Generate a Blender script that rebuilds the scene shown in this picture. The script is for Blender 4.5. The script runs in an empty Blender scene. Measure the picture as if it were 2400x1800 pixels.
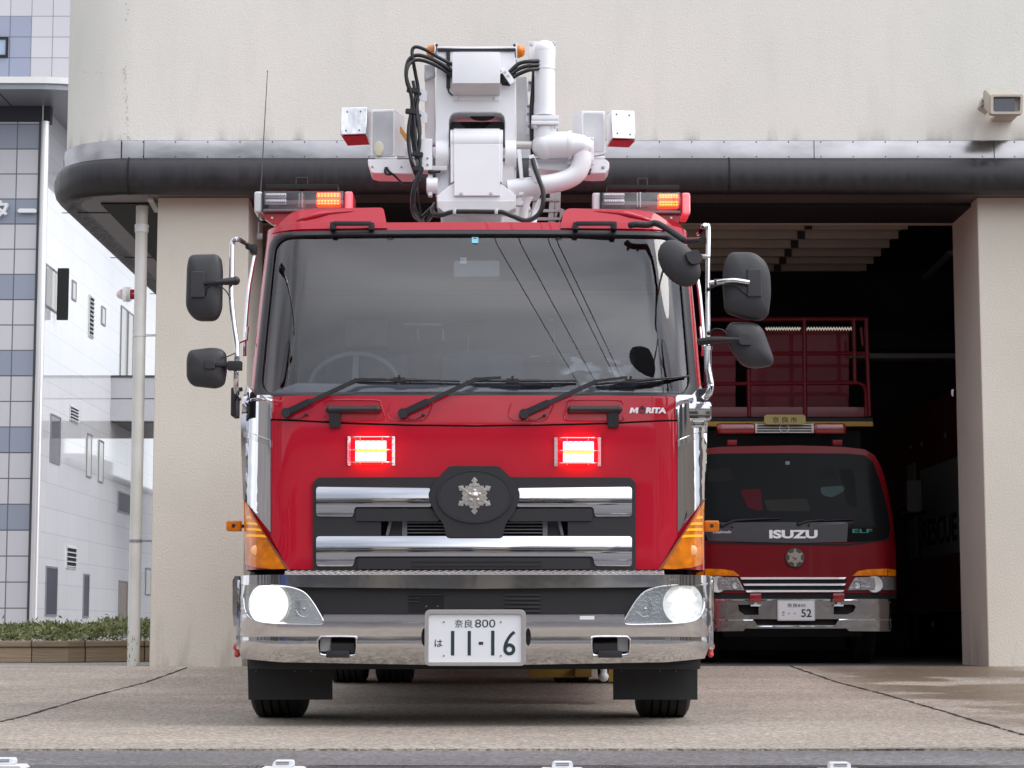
import bpy, bmesh, math, random
from math import radians as R, sin, cos, pi, sqrt, tan, atan2
from mathutils import Vector, Matrix
from mathutils.geometry import tessellate_polygon
random.seed(7)
S = bpy.context.scene

# ------------------------------------------------------------ camera
FPX = 5070.0                       # focal length in photo pixels (photo is 2400 x 1800)
HCAM = 0.478
PITCH = math.atan((1471 - 900) / FPX)
cam_d = bpy.data.cameras.new('camera')
cam = bpy.data.objects.new('camera', cam_d)
S.collection.objects.link(cam)
S.camera = cam
cam_d.sensor_width = 36.0
cam_d.lens = FPX / 2400 * 36
cam_d.clip_start = 0.1
cam_d.clip_end = 600
cam.location = (0, 0, HCAM)
cam.rotation_euler = (pi / 2 + PITCH, 0, 0)

# ------------------------------------------------------------ sky and sun (thin overcast)
SUN_EL, SUN_AZ = R(50), R(112)     # azimuth of the sun, from +Y towards +X
world = bpy.data.worlds.new('World')
S.world = world
world.use_nodes = True
nt = world.node_tree
nt.nodes.clear()
N = nt.nodes.new
sky = N('ShaderNodeTexSky'); sky.sky_type = 'NISHITA'; sky.sun_disc = False
sky.sun_elevation = SUN_EL; sky.sun_rotation = SUN_AZ; sky.altitude = 60
sky.dust_density = 3.0
tc = N('ShaderNodeTexCoord')
mp = N('ShaderNodeMapping'); mp.inputs['Scale'].default_value = (1.0, 1.0, 1.3)
n1 = N('ShaderNodeTexNoise'); n1.inputs['Scale'].default_value = 1.7; n1.inputs['Detail'].default_value = 6; n1.inputs['Roughness'].default_value = 0.48
n1.inputs['Distortion'].default_value = 0.6
cr = N('ShaderNodeValToRGB')
cr.color_ramp.elements[0].position = 0.36; cr.color_ramp.elements[0].color = (4.6, 5.0, 5.9, 1)
cr.color_ramp.elements[1].position = 0.66; cr.color_ramp.elements[1].color = (15.2, 15.4, 16.0, 1)
mx = N('ShaderNodeMix'); mx.data_type = 'RGBA'; mx.inputs['Factor'].default_value = 0.86
bg = N('ShaderNodeBackground'); bg.inputs['Strength'].default_value = 0.108
wo = N('ShaderNodeOutputWorld')
L = nt.links.new
L(tc.outputs['Generated'], mp.inputs['Vector']); L(mp.outputs['Vector'], n1.inputs['Vector'])
L(n1.outputs['Fac'], cr.inputs['Fac'])
L(sky.outputs['Color'], mx.inputs[6]); L(cr.outputs['Color'], mx.inputs[7])
# thin cloud glows towards the hidden sun
vd = N('ShaderNodeVectorMath'); vd.operation = 'DOT_PRODUCT'; vd.inputs[1].default_value = (sin(SUN_AZ) * cos(SUN_EL), cos(SUN_AZ) * cos(SUN_EL), sin(SUN_EL))
mr_ = N('ShaderNodeMapRange'); mr_.inputs['From Min'].default_value = 0.3; mr_.inputs['From Max'].default_value = 1.0; mr_.inputs['To Min'].default_value = 1.0; mr_.inputs['To Max'].default_value = 2.3
vs_ = N('ShaderNodeVectorMath'); vs_.operation = 'SCALE'
L(tc.outputs['Generated'], vd.inputs[0]); L(vd.outputs['Value'], mr_.inputs['Value']); L(mr_.outputs[0], vs_.inputs['Scale']); L(mx.outputs[2], vs_.inputs[0])
L(vs_.outputs[0], bg.inputs['Color']); L(bg.outputs[0], wo.inputs['Surface'])

sl = bpy.data.lights.new('sun', 'SUN'); sl.energy = 0.9; sl.angle = R(26); sl.color = (1, 0.975, 0.94)
so = bpy.data.objects.new('sun', sl); S.collection.objects.link(so)
_d = Vector((sin(SUN_AZ) * cos(SUN_EL), cos(SUN_AZ) * cos(SUN_EL), sin(SUN_EL)))
so.rotation_euler = (-_d).to_track_quat('-Z', 'Y').to_euler()
so.location = (0, -5, 30)

S.view_settings.view_transform = 'Standard'
S.view_settings.look = 'None'
S.view_settings.exposure = 0.0
S.view_settings.gamma = 1
S.render.engine = 'CYCLES'
S.cycles.use_denoising = True
S.cycles.max_bounces = 8
S.cycles.transparent_max_bounces = 12
S.cycles.sample_clamp_indirect = 4

# ------------------------------------------------------------ photo ray -> world
CP, SP = cos(PITCH), sin(PITCH)
def ray(px, py):
    a = (px - 1200) / FPX; b = -(py - 900) / FPX
    return Vector((a, CP - b * SP, SP + b * CP))
def W(px, py, Y):                       # point of the plane y = Y seen at that place of the photo
    d = ray(px, py); t = Y / d.y
    return Vector((d.x * t, Y, HCAM + d.z * t))
def Q(px, py, Y):
    p = W(px, py, Y); return (p.x, p.z)
def QL(pts, Y): return [Q(a, b, Y) for a, b in pts]
def WX(px, py, X):
    d = ray(px, py); t = X / d.x
    return Vector((X, d.y * t, HCAM + d.z * t))
def WG(px, py, z=0.0):
    d = ray(px, py); t = (z - HCAM) / d.z
    return Vector((d.x * t, d.y * t, z))
def onsurf(px, py, F, off=0.0):
    Y = 10.5
    for _ in range(8):
        p = W(px, py, Y); Y = F(p.x, p.z) + off
    return W(px, py, Y)
def QS(pts, F, off=0.0):
    out = []
    for a, b in pts:
        p = onsurf(a, b, F, off); out.append((p.x, p.z))
    return out

# ------------------------------------------------------------ materials
def mat(name, col, rough=0.5, metal=0.0, coat=0.0, emit=None, estr=0.0, var=0.0, vscale=3.0, bump=0.0, bscale=60.0,
        spec=0.5, tint2=None, rvar=0.0, bdist=0.01, vstretch=(1, 1, 1), detail=5, alpha=1.0, trans=0.0, coatr=0.03):
    m = bpy.data.materials.new(name); m.use_nodes = True
    t = m.node_tree; p = t.nodes['Principled BSDF']; nn = t.nodes.new; ll = t.links.new
    c = (*col, 1)
    p.inputs['Base Color'].default_value = c
    p.inputs['Roughness'].default_value = rough
    p.inputs['Metallic'].default_value = metal
    p.inputs['Coat Weight'].default_value = coat
    p.inputs['Coat Roughness'].default_value = coatr
    p.inputs['Specular IOR Level'].default_value = spec
    p.inputs['Alpha'].default_value = alpha
    p.inputs['Transmission Weight'].default_value = trans
    if emit:
        p.inputs['Emission Color'].default_value = (*emit, 1); p.inputs['Emission Strength'].default_value = estr
    co = nn('ShaderNodeTexCoord')
    if var or rvar:
        mpn = nn('ShaderNodeMapping'); mpn.inputs['Scale'].default_value = vstretch
        no = nn('ShaderNodeTexNoise'); no.inputs['Scale'].default_value = vscale; no.inputs['Detail'].default_value = detail
        ll(co.outputs['Object'], mpn.inputs['Vector']); ll(mpn.outputs[0], no.inputs['Vector'])
        if var:
            r = nn('ShaderNodeValToRGB'); d2 = tint2 or tuple(x * (1 - var) for x in col)
            r.color_ramp.elements[0].position = 0.35; r.color_ramp.elements[1].position = 0.65
            r.color_ramp.elements[0].color = (*d2, 1); r.color_ramp.elements[1].color = c
            ll(no.outputs['Fac'], r.inputs['Fac']); ll(r.outputs[0], p.inputs['Base Color'])
        if rvar:
            mr = nn('ShaderNodeMapRange'); mr.inputs['From Min'].default_value = 0.3; mr.inputs['From Max'].default_value = 0.7
            mr.inputs['To Min'].default_value = max(0, rough - rvar); mr.inputs['To Max'].default_value = min(1, rough + rvar)
            ll(no.outputs['Fac'], mr.inputs['Value']); ll(mr.outputs[0], p.inputs['Roughness'])
    if bump:
        nb = nn('ShaderNodeTexNoise'); nb.inputs['Scale'].default_value = bscale; nb.inputs['Detail'].default_value = 3
        bm_ = nn('ShaderNodeBump'); bm_.inputs['Strength'].default_value = bump; bm_.inputs['Distance'].default_value = bdist
        ll(co.outputs['Object'], nb.inputs['Vector']); ll(nb.outputs['Fac'], bm_.inputs['Height']); ll(bm_.outputs[0], p.inputs['Normal'])
    return m
def glass_mat(name, tint=(0.7, 0.75, 0.75), refl=1.0, rough=0.0, ior=1.5, base=0.0):
    m = bpy.data.materials.new(name); m.use_nodes = True
    t = m.node_tree; t.nodes.clear(); nn = t.nodes.new; ll = t.links.new
    tr = nn('ShaderNodeBsdfTransparent'); tr.inputs[0].default_value = (*tint, 1)
    gl = nn('ShaderNodeBsdfGlossy'); gl.inputs['Roughness'].default_value = rough; gl.inputs[0].default_value = (1, 1, 1, 1)
    fr = nn('ShaderNodeFresnel'); fr.inputs['IOR'].default_value = ior
    mu = nn('ShaderNodeMath'); mu.operation = 'MULTIPLY_ADD'; mu.inputs[1].default_value = refl; mu.inputs[2].default_value = base; mu.use_clamp = True
    ms = nn('ShaderNodeMixShader'); o = nn('ShaderNodeOutputMaterial')
    gb = nn('ShaderNodeNewGeometry'); fb = nn('ShaderNodeMath'); fb.operation = 'SUBTRACT'; fb.inputs[0].default_value = 1.0; ll(gb.outputs['Backfacing'], fb.inputs[1])
    mq = nn('ShaderNodeMath'); mq.operation = 'MULTIPLY'; ll(mu.outputs[0], mq.inputs[0]); ll(fb.outputs[0], mq.inputs[1])
    ll(fr.outputs[0], mu.inputs[0]); ll((mu if name == 'windshield_glass' else mq).outputs[0], ms.inputs[0]); ll(tr.outputs[0], ms.inputs[1]); ll(gl.outputs[0], ms.inputs[2]); ll(ms.outputs[0], o.inputs[0])
    return m
def tile_mat(name, col, grout, tw, th, rough=0.25, axis='XZ', mortar=0.008, var=0.06, off=0.0, spec=0.5, coat=0.0, shift=(0, 0)):
    m = mat(name, col, rough, spec=spec, coat=coat)
    t = m.node_tree; p = t.nodes['Principled BSDF']; nn = t.nodes.new; ll = t.links.new
    co = nn('ShaderNodeTexCoord'); se = nn('ShaderNodeSeparateXYZ'); cb = nn('ShaderNodeCombineXYZ')
    ll(co.outputs['Object'], se.inputs[0])
    ax = {'X': 0, 'Y': 1, 'Z': 2}
    a1 = nn('ShaderNodeMath'); a1.operation = 'ADD'; a1.inputs[1].default_value = shift[0] + 100 * tw
    a2 = nn('ShaderNodeMath'); a2.operation = 'ADD'; a2.inputs[1].default_value = shift[1] + 100 * th
    ll(se.outputs[ax[axis[0]]], a1.inputs[0]); ll(se.outputs[ax[axis[1]]], a2.inputs[0])
    ll(a1.outputs[0], cb.inputs[0]); ll(a2.outputs[0], cb.inputs[1])
    b = nn('ShaderNodeTexBrick'); b.offset = off; b.squash = 1.0
    b.inputs['Scale'].default_value = 1.0; b.inputs['Mortar Size'].default_value = mortar; b.inputs['Mortar Smooth'].default_value = 0.1
    b.inputs['Brick Width'].default_value = tw; b.inputs['Row Height'].default_value = th
    b.inputs['Color1'].default_value = (*col, 1); b.inputs['Color2'].default_value = (*[c * (1 - var) for c in col], 1)
    b.inputs['Mortar'].default_value = (*grout, 1)
    ll(cb.outputs[0], b.inputs['Vector']); ll(b.outputs['Color'], p.inputs['Base Color'])
    return m

M = {}
M['red'] = mat('red_paint', (0.45, 0.002, 0.020), 0.5, coat=1.0, spec=0.12, coatr=0.02)
M['reddark'] = mat('red_paint_old', (0.24, 0.008, 0.015), 0.45, coat=0.25, spec=.15, var=0.15)
M['chrome'] = mat('chrome', (0.74, 0.74, 0.77), 0.04, metal=1.0)
M['chromewavy'] = mat('chrome_pressed', (0.66, 0.65, 0.66), 0.10, metal=1.0, bump=0.12, bscale=3.5, bdist=0.012)
M['steel'] = mat('brushed_steel', (0.62, 0.6, 0.6), 0.32, metal=1.0, var=0.12, vscale=14)
M['blackp'] = mat('black_plastic', (0.013, 0.011, 0.014), 0.5, bump=0.08, bscale=900, bdist=0.001)
M['rubber'] = mat('black_rubber', (0.016, 0.014, 0.017), 0.45)
M['hose'] = mat('hose_rubber', (0.012, 0.012, 0.015), 0.3)
M['tyre'] = mat('tyre_rubber', (0.02, 0.019, 0.019), 0.85, var=0.4, vscale=12)
M['flap'] = mat('mudflap_rubber', (0.017, 0.017, 0.018), 0.65, var=0.25, vscale=9)
M['white'] = mat('white_paint', (0.87, 0.87, 0.90), 0.3, coat=0.35, var=0.05, vscale=4)
M['whitedull'] = mat('white_paint_dull', (0.70, 0.69, 0.69), 0.45, var=0.1, vscale=8)
M['dark'] = mat('dark_chassis', (0.01, 0.01, 0.011), 0.7, var=0.4, vscale=20)
M['darkgrey'] = mat('dark_grey_paint', (0.06, 0.06, 0.065), 0.45)
M['grey'] = mat('grey_metal', (0.32, 0.32, 0.34), 0.4, metal=0.6)
M['amber'] = mat('amber_lens', (0.75, 0.20, 0.002), 0.3, coat=.6, spec=.2, emit=(1, 0.28, 0.0), estr=0.08, var=0.45, vscale=18)
M['amberbright'] = mat('amber_reflector', (0.95, 0.42, 0.01), 0.3, coat=.3, spec=.2, emit=(1, 0.45, 0.0), estr=0.25)
M['redlens'] = mat('red_lens', (0.28, 0.005, 0.012), 0.12, coat=1.0)
M['plate'] = mat('plate_white', (0.74, 0.75, 0.78), 0.4)
M['ink'] = mat('plate_green_ink', (0.012, 0.03, 0.035), 0.45)
M['letter'] = mat('white_lettering', (0.8, 0.8, 0.82), 0.35)
M['darkgap'] = mat('gasket_shadow_gap', (0.006, 0.005, 0.006), 0.8)  # near-black for joints; in gaps, holes and recesses it paints the shade
M['wind'] = glass_mat('windshield_glass', (0.86, 0.90, 0.96), refl=1.95, base=0.0)
M['lens'] = glass_mat('clear_lens', (0.88, 0.9, 0.92), refl=1.0)
M['smoke'] = glass_mat('smoked_lens', (0.85, 0.83, 0.85), refl=1.3, base=0.05)
M['glassdark'] = mat('window_glass_dark', (0.03, 0.035, 0.05), 0.05, spec=0.8)
M['yellow'] = mat('yellow_paint', (0.36, 0.20, 0.03), 0.5, var=0.3)

# ------------------------------------------------------------ objects
COL = S.collection
def tag(o, label=None, cat=None, group=None, kind=None):
    if label: o['label'] = label
    if cat: o['category'] = cat
    if group: o['group'] = group
    if kind: o['kind'] = kind
    return o
def empty(name, loc, label, cat, group=None):
    o = bpy.data.objects.new(name, None); COL.objects.link(o); o.location = loc
    o.empty_display_size = 0.2
    return tag(o, label, cat, group)
def wloc(o):
    v = Vector((0, 0, 0))
    while o is not None:
        v += Vector(o.location); o = o.parent
    return v
def rrect(x0, z0, x1, z1, r, n=6):
    r = min(r, abs(x1 - x0) / 2 - 1e-4, abs(z1 - z0) / 2 - 1e-4); out = []
    for cx, cz, a0 in ((x1 - r, z1 - r, 0), (x0 + r, z1 - r, 90), (x0 + r, z0 + r, 180), (x1 - r, z0 + r, 270)):
        for k in range(n + 1):
            a = R(a0 + 90 * k / n); out.append((cx + r * cos(a), cz + r * sin(a)))
    return out
def rounded(pts, r, n=5):
    """round the corners of a closed outline"""
    out = []; L_ = len(pts)
    for i in range(L_):
        p = Vector(pts[i]); a = Vector(pts[i - 1]) - p; b = Vector(pts[(i + 1) % L_]) - p
        rr = r[i] if isinstance(r, (list, tuple)) else r
        if rr <= 0: out.append(tuple(p)); continue
        d = min(rr, a.length * 0.48, b.length * 0.48); A = p + a.normalized() * d; Bp = p + b.normalized() * d
        for k in range(n + 1):
            t = k / n; out.append(tuple(A * (1 - t) ** 2 + p * 2 * t * (1 - t) + Bp * t ** 2))
    return out
def ell(cx, cz, rx, rz, n=40, a0=0):
    return [(cx + rx * cos(2 * pi * k / n + a0), cz + rz * sin(2 * pi * k / n + a0)) for k in range(n)]
def smooth_path(pts, n=8):
    P = [Vector(p) for p in pts]
    if len(P) < 3: return P
    out = []
    for i in range(len(P) - 1):
        p0 = P[max(i - 1, 0)]; p1 = P[i]; p2 = P[i + 1]; p3 = P[min(i + 2, len(P) - 1)]
        for k in range(n):
            t = k / n
            out.append(0.5 * ((2 * p1) + (-p0 + p2) * t + (2 * p0 - 5 * p1 + 4 * p2 - p3) * t * t + (-p0 + 3 * p1 - 3 * p2 + p3) * t ** 3))
    out.append(P[-1]); return out

class B:
    def __init__(s): s.bm = bmesh.new()
    def box(s, a, b, bev=0, seg=2):
        x0, y0, z0 = [min(i, j) for i, j in zip(a, b)]; x1, y1, z1 = [max(i, j) for i, j in zip(a, b)]
        t = bmesh.new(); bmesh.ops.create_cube(t, size=1)
        for v in t.verts:
            v.co = Vector((x0 + (v.co.x + .5) * (x1 - x0), y0 + (v.co.y + .5) * (y1 - y0), z0 + (v.co.z + .5) * (z1 - z0)))
        if bev:
            bev = min(bev, (x1 - x0) * .45, (y1 - y0) * .45, (z1 - z0) * .45)
            bmesh.ops.bevel(t, geom=t.edges[:], offset=bev, segments=seg, profile=0.7, affect='EDGES')
        return s.merge(t)
    def merge(s, t, mtx=None):
        if mtx is not None: bmesh.ops.transform(t, matrix=mtx, verts=t.verts)
        me = bpy.data.meshes.new('tmp'); t.to_mesh(me); t.free(); s.bm.from_mesh(me); bpy.data.meshes.remove(me); return s
    def prism(s, loops, y0, y1, mtx=None):
        """flat outline (x,z), first loop outer, others holes, from y0 (front) to y1"""
        if not isinstance(loops[0][0], (tuple, list)): loops = [loops]
        t = bmesh.new(); fr = []; bk = []
        for lp in loops:
            fr.append([t.verts.new((x, y0, z)) for x, z in lp]); bk.append([t.verts.new((x, y1, z)) for x, z in lp])
        F_ = [v for l in fr for v in l]; K_ = [v for l in bk for v in l]
        tris = tessellate_polygon([[Vector((x, z, 0)) for x, z in lp] for lp in loops])
        for a, b, c in tris:
            if len({a, b, c}) < 3: continue
            try: t.faces.new((F_[a], F_[b], F_[c])); t.faces.new((K_[c], K_[b], K_[a]))
            except ValueError: pass
        for A, K in zip(fr, bk):
            n = len(A)
            for i in range(n):
                j = (i + 1) % n
                try: t.faces.new((A[i], K[i], K[j], A[j]))
                except ValueError: pass
        bmesh.ops.recalc_face_normals(t, faces=t.faces)
        return s.merge(t, mtx)
    def tube(s, pts, r, n=10, smooth=0, closed=False, flat=None):
        P = smooth_path(pts, smooth) if smooth else [Vector(p) for p in pts]
        rs = r if isinstance(r, (list, tuple)) else [r] * len(P)
        if len(rs) != len(P): rs = [rs[min(int(i * len(rs) / len(P)), len(rs) - 1)] for i in range(len(P))]
        t = s.bm; rings = []; up = None
        for i, p in enumerate(P):
            d = ((P[(i + 1) % len(P)] if (closed or i < len(P) - 1) else p) - (P[i - 1] if (closed or i > 0) else p)).normalized()
            if up is None:
                up = Vector((0, 0, 1)) if abs(d.z) < .9 else Vector((0, 1, 0))
            a = d.cross(up).normalized(); up = a.cross(d).normalized()
            rings.append([t.verts.new(p + (a * cos(2 * pi * k / n) + up * sin(2 * pi * k / n)) * rs[i]) for k in range(n)])
        m = len(rings)
        for i in range(m if closed else m - 1):
            A = rings[i]; C = rings[(i + 1) % m]
            for k in range(n): t.faces.new((A[k], A[(k + 1) % n], C[(k + 1) % n], C[k]))
        if not closed: t.faces.new(rings[0][::-1]); t.faces.new(rings[-1])
        return s
    def cyl(s, p0, p1, r0, r1=None, n=24): return s.tube([p0, p1], [r0, r0 if r1 is None else r1], n)
    def bar(s, p0, p1, w, h, bev=0.0):
        """rectangular bar from p0 to p1, w wide and h deep"""
        p0 = Vector(p0); p1 = Vector(p1); d = p1 - p0
        t = bmesh.new(); bmesh.ops.create_cube(t, size=1)
        for v in t.verts: v.co = Vector((v.co.x * w, v.co.y * h, v.co.z * d.length))
        if bev: bmesh.ops.bevel(t, geom=t.edges[:], offset=min(bev, w * .4, h * .4), segments=2, affect='EDGES')
        q = d.to_track_quat('Z', 'Y').to_matrix().to_4x4()
        return s.merge(t, Matrix.Translation((p0 + p1) / 2) @ q)
    def ball(s, c, r, sc=(1, 1, 1), n=20):
        t = bmesh.new(); bmesh.ops.create_uvsphere(t, u_segments=n, v_segments=n // 2, radius=r)
        return s.merge(t, Matrix.Translation(c) @ Matrix.Diagonal((*sc, 1)))
    def lathe(s, prof, c, axis='Y', n=32):
        """prof: list of (radius, offset along axis)"""
        t = s.bm; c = Vector(c); rings = []
        ex = {'Y': (Vector((1, 0, 0)), Vector((0, 0, 1)), Vector((0, 1, 0))), 'X': (Vector((0, 1, 0)), Vector((0, 0, 1)), Vector((1, 0, 0))),
              'Z': (Vector((1, 0, 0)), Vector((0, 1, 0)), Vector((0, 0, 1)))}[axis]
        for r, o in prof:
            rings.append([t.verts.new(c + ex[2] * o + (ex[0] * cos(2 * pi * k / n) + ex[1] * sin(2 * pi * k / n)) * max(r, 1e-4)) for k in range(n)])
        for A, C in zip(rings, rings[1:]):
            for k in range(n): t.faces.new((A[k], A[(k + 1) % n], C[(k + 1) % n], C[k]))
        return s
    def quad(s, pts):
        s.bm.faces.new([s.bm.verts.new(p) for p in pts]); return s
    def cut(s, dx=0.04, dz=None):
        vs = s.bm.verts
        for ax, st in ((0, dx), (2, dz)):
            if not st: continue
            lo = min(v.co[ax] for v in vs); hi = max(v.co[ax] for v in vs)
            k = math.ceil((lo + 1e-4) / st)
            while k * st < hi - 1e-4:
                co = [0, 0, 0]; co[ax] = k * st; no = [0, 0, 0]; no[ax] = 1
                bmesh.ops.bisect_plane(s.bm, geom=s.bm.verts[:] + s.bm.edges[:] + s.bm.faces[:], plane_co=co, plane_no=no, dist=1e-5)
                k += 1
        return s
    def conform(s, F, dx=0.04, dz=None):
        s.cut(dx, dz)
        for v in s.bm.verts: v.co.y += F(v.co.x, v.co.z)
        return s
    def build(s, name, material, parent=None, bevel=0, seg=2, smooth=True, angle=35):
        o_ = wloc(parent) if parent else Vector((0, 0, 0))
        for v in s.bm.verts: v.co -= o_
        me = bpy.data.meshes.new(name)
        bmesh.ops.remove_doubles(s.bm, verts=s.bm.verts, dist=1e-5)
        bmesh.ops.recalc_face_normals(s.bm, faces=s.bm.faces)
        s.bm.to_mesh(me); s.bm.free()
        me.materials.append(material)
        if smooth:
            for p in me.polygons: p.use_smooth = True
            me.set_sharp_from_angle(angle=R(angle))
        o = bpy.data.objects.new(name, me); COL.objects.link(o)
        if parent: o.parent = parent
        if bevel:
            bv = o.modifiers.new('bevel', 'BEVEL'); bv.width = bevel; bv.segments = seg; bv.limit_method = 'ANGLE'; bv.angle_limit = R(40)
        return o

def text_part(name, body, quadpts, material, parent, depth=0.003, shear=0.0, bold=0.0, F=None, space=1.0):
    """lettering fitted into the box x0,z0,x1,z1 on the plane y (front)"""
    x0, z0, x1, z1, y = quadpts
    cu = bpy.data.curves.new('t', 'FONT'); cu.body = body; cu.size = 1; cu.shear = shear; cu.offset = bold; cu.extrude = 0.01; cu.space_character = space
    cu.resolution_u = 4
    o = bpy.data.objects.new('t', cu); COL.objects.link(o)
    dg = bpy.context.evaluated_depsgraph_get()
    me = bpy.data.meshes.new_from_object(o.evaluated_get(dg)); bpy.data.objects.remove(o); bpy.data.curves.remove(cu)
    xs = [v.co.x for v in me.vertices]; ys = [v.co.y for v in me.vertices]
    a, b, c, d = min(xs), max(xs), min(ys), max(ys)
    o_ = wloc(parent)
    for v in me.vertices:
        X = x0 + (v.co.x - a) / (b - a) * (x1 - x0); Z = z0 + (v.co.y - c) / (d - c) * (z1 - z0)
        Yv = y - (depth if v.co.z > 0 else 0)
        if F: Yv += F(X, Z)
        v.co = Vector((X, Yv, Z)) - o_
    me.materials.clear(); me.materials.append(material)
    me.name = name
    ob = bpy.data.objects.new(name, me); COL.objects.link(ob); ob.parent = parent
    return ob

# ================================================================ GROUND
YB = 18.7                                  # front of the station pillars
ZB = 0.145                                 # apron rises to the building
def gz(y): return 0.0 if y < 10 else (ZB if y > YB else ZB * ((y - 10) / (YB - 10)) ** 2)
def ground_strip(name, x0, x1, ys, material, dz=0.0, kind='structure', nx=1):
    b = B(); rows = []
    ys = sorted(set(ys) | {10 + (YB - 10) * k / 30 for k in range(31) if ys[0] < 10 + (YB - 10) * k / 30 < ys[-1]})
    if name == 'apron': rows.append([b.bm.verts.new((x0 + (x1 - x0) * i / nx, ys[0], -0.02)) for i in range(nx + 1)])
    for y in ys: rows.append([b.bm.verts.new((x0 + (x1 - x0) * i / nx, y, gz(y) + dz)) for i in range(nx + 1)])
    for A, C in zip(rows, rows[1:]):
        for i in range(nx): b.bm.faces.new((A[i], A[i + 1], C[i + 1], C[i]))
    return tag(b.build(name, material, smooth=True), kind=kind)

def concrete_mat(name, col, col2, wet=False):
    m = bpy.data.materials.new(name); m.use_nodes = True
    t = m.node_tree; p = t.nodes['Principled BSDF']; nn = t.nodes.new; ll = t.links.new
    co = nn('ShaderNodeTexCoord')
    def noise(sc, det=4, stretch=None):
        n_ = nn('ShaderNodeTexNoise'); n_.inputs['Scale'].default_value = sc; n_.inputs['Detail'].default_value = det
        if stretch:
            mm = nn('ShaderNodeMapping'); mm.inputs['Scale'].default_value = stretch; ll(co.outputs['Object'], mm.inputs[0]); ll(mm.outputs[0], n_.inputs['Vector'])
        else: ll(co.outputs['Object'], n_.inputs['Vector'])
        return n_
    def ramp(src, a, b_, ca, cb):
        r = nn('ShaderNodeValToRGB'); r.color_ramp.elements[0].position = a; r.color_ramp.elements[1].position = b_
        r.color_ramp.elements[0].color = (*ca, 1); r.color_ramp.elements[1].color = (*cb, 1); ll(src, r.inputs[0]); return r
    def mul(a, b_, f=1.0):
        x = nn('ShaderNodeMix'); x.data_type = 'RGBA'; x.blend_type = 'MULTIPLY'; x.inputs[0].default_value = f; ll(a, x.inputs[6]); ll(b_, x.inputs[7]); return x
    big = ramp(noise(0.55, 6).outputs['Fac'], 0.35, 0.68, col2, col)
    vor = nn('ShaderNodeTexVoronoi'); vor.inputs['Scale'].default_value = 85; ll(co.outputs['Object'], vor.inputs['Vector'])
    se = nn('ShaderNodeSeparateColor'); ll(vor.outputs['Color'], se.inputs[0])
    peb = ramp(se.outputs[0], 0.0, 1.0, (0.45, 0.42, 0.39), (1.45, 1.42, 1.38))
    m1 = mul(big.outputs[0], peb.outputs[0])
    fine = ramp(noise(24, 5).outputs['Fac'], 0.35, 0.65, (0.82, 0.8, 0.78), (1.08, 1.08, 1.08))
    m2 = mul(m1.outputs[2], fine.outputs[0])
    streak = ramp(noise(0.9, 5, (0.8, 1.6, 1)).outputs['Fac'], 0.35, 0.65, (0.88, 0.87, 0.86), (1.04, 1.04, 1.04))
    last = mul(m2.outputs[2], streak.outputs[0])
    p.inputs['Roughness'].default_value = 0.82
    if wet:   # damp stain running across the right of the apron
        sx = nn('ShaderNodeSeparateXYZ'); ll(co.outputs['Object'], sx.inputs[0])
        nd = noise(0.8, 4, (0.9, 1.0, 1))
        def mr(src, a, b_):
            q = nn('ShaderNodeMapRange'); q.inputs['From Min'].default_value = a; q.inputs['From Max'].default_value = b_; q.interpolation_type = 'SMOOTHSTEP'; ll(src, q.inputs[0]); return q
        def math_(op, a, b_):
            q = nn('ShaderNodeMath'); q.operation = op
            for i, v in enumerate((a, b_)):
                if isinstance(v, (int, float)): q.inputs[i].default_value = v
                else: ll(v, q.inputs[i])
            return q.outputs[0]
        xe = mr(sx.outputs[0], 2.0, 2.9)
        ye = mr(sx.outputs[1], 9.6, 11.0)
        na = mr(nd.outputs['Fac'], 0.41, 0.50)
        w_ = math_('MULTIPLY', math_('MULTIPLY', xe.outputs[0], ye.outputs[0]), na.outputs[0])
        wx = nn('ShaderNodeMix'); wx.data_type = 'RGBA'; wx.blend_type = 'MULTIPLY'
        ll(math_('MULTIPLY', w_, 0.9), wx.inputs[0]); ll(last.outputs[2], wx.inputs[6]); wx.inputs[7].default_value = (0.50, 0.42, 0.34, 1)
        last = wx
        rr = nn('ShaderNodeMapRange'); rr.inputs['To Min'].default_value = 0.82; rr.inputs['To Max'].default_value = 0.45; ll(w_, rr.inputs[0]); ll(rr.outputs[0], p.inputs['Roughness'])
    ll(last.outputs[2], p.inputs['Base Color'])
    bp = nn('ShaderNodeBump'); bp.inputs['Strength'].default_value = 0.15; bp.inputs['Distance'].default_value = 0.002
    ll(vor.outputs['Distance'], bp.inputs['Height']); ll(bp.outputs[0], p.inputs['Normal'])
    return m
M['apron'] = concrete_mat('exposed_aggregate', (0.39, 0.352, 0.31), (0.315, 0.285, 0.25), wet=True)
M['pave'] = concrete_mat('pale_concrete', (0.40, 0.39, 0.38), (0.34, 0.33, 0.33))
M['asphalt'] = concrete_mat('asphalt', (0.185, 0.18, 0.19), (0.14, 0.137, 0.148))
M['wetasphalt'] = mat('wet_asphalt', (0.035, 0.034, 0.038), 0.25, var=0.5, vscale=5, bump=0.9, bscale=130, bdist=0.006, rvar=0.2)
M['floor'] = mat('garage_floor', (0.10, 0.10, 0.10), 0.5, var=0.3, vscale=2)

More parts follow.
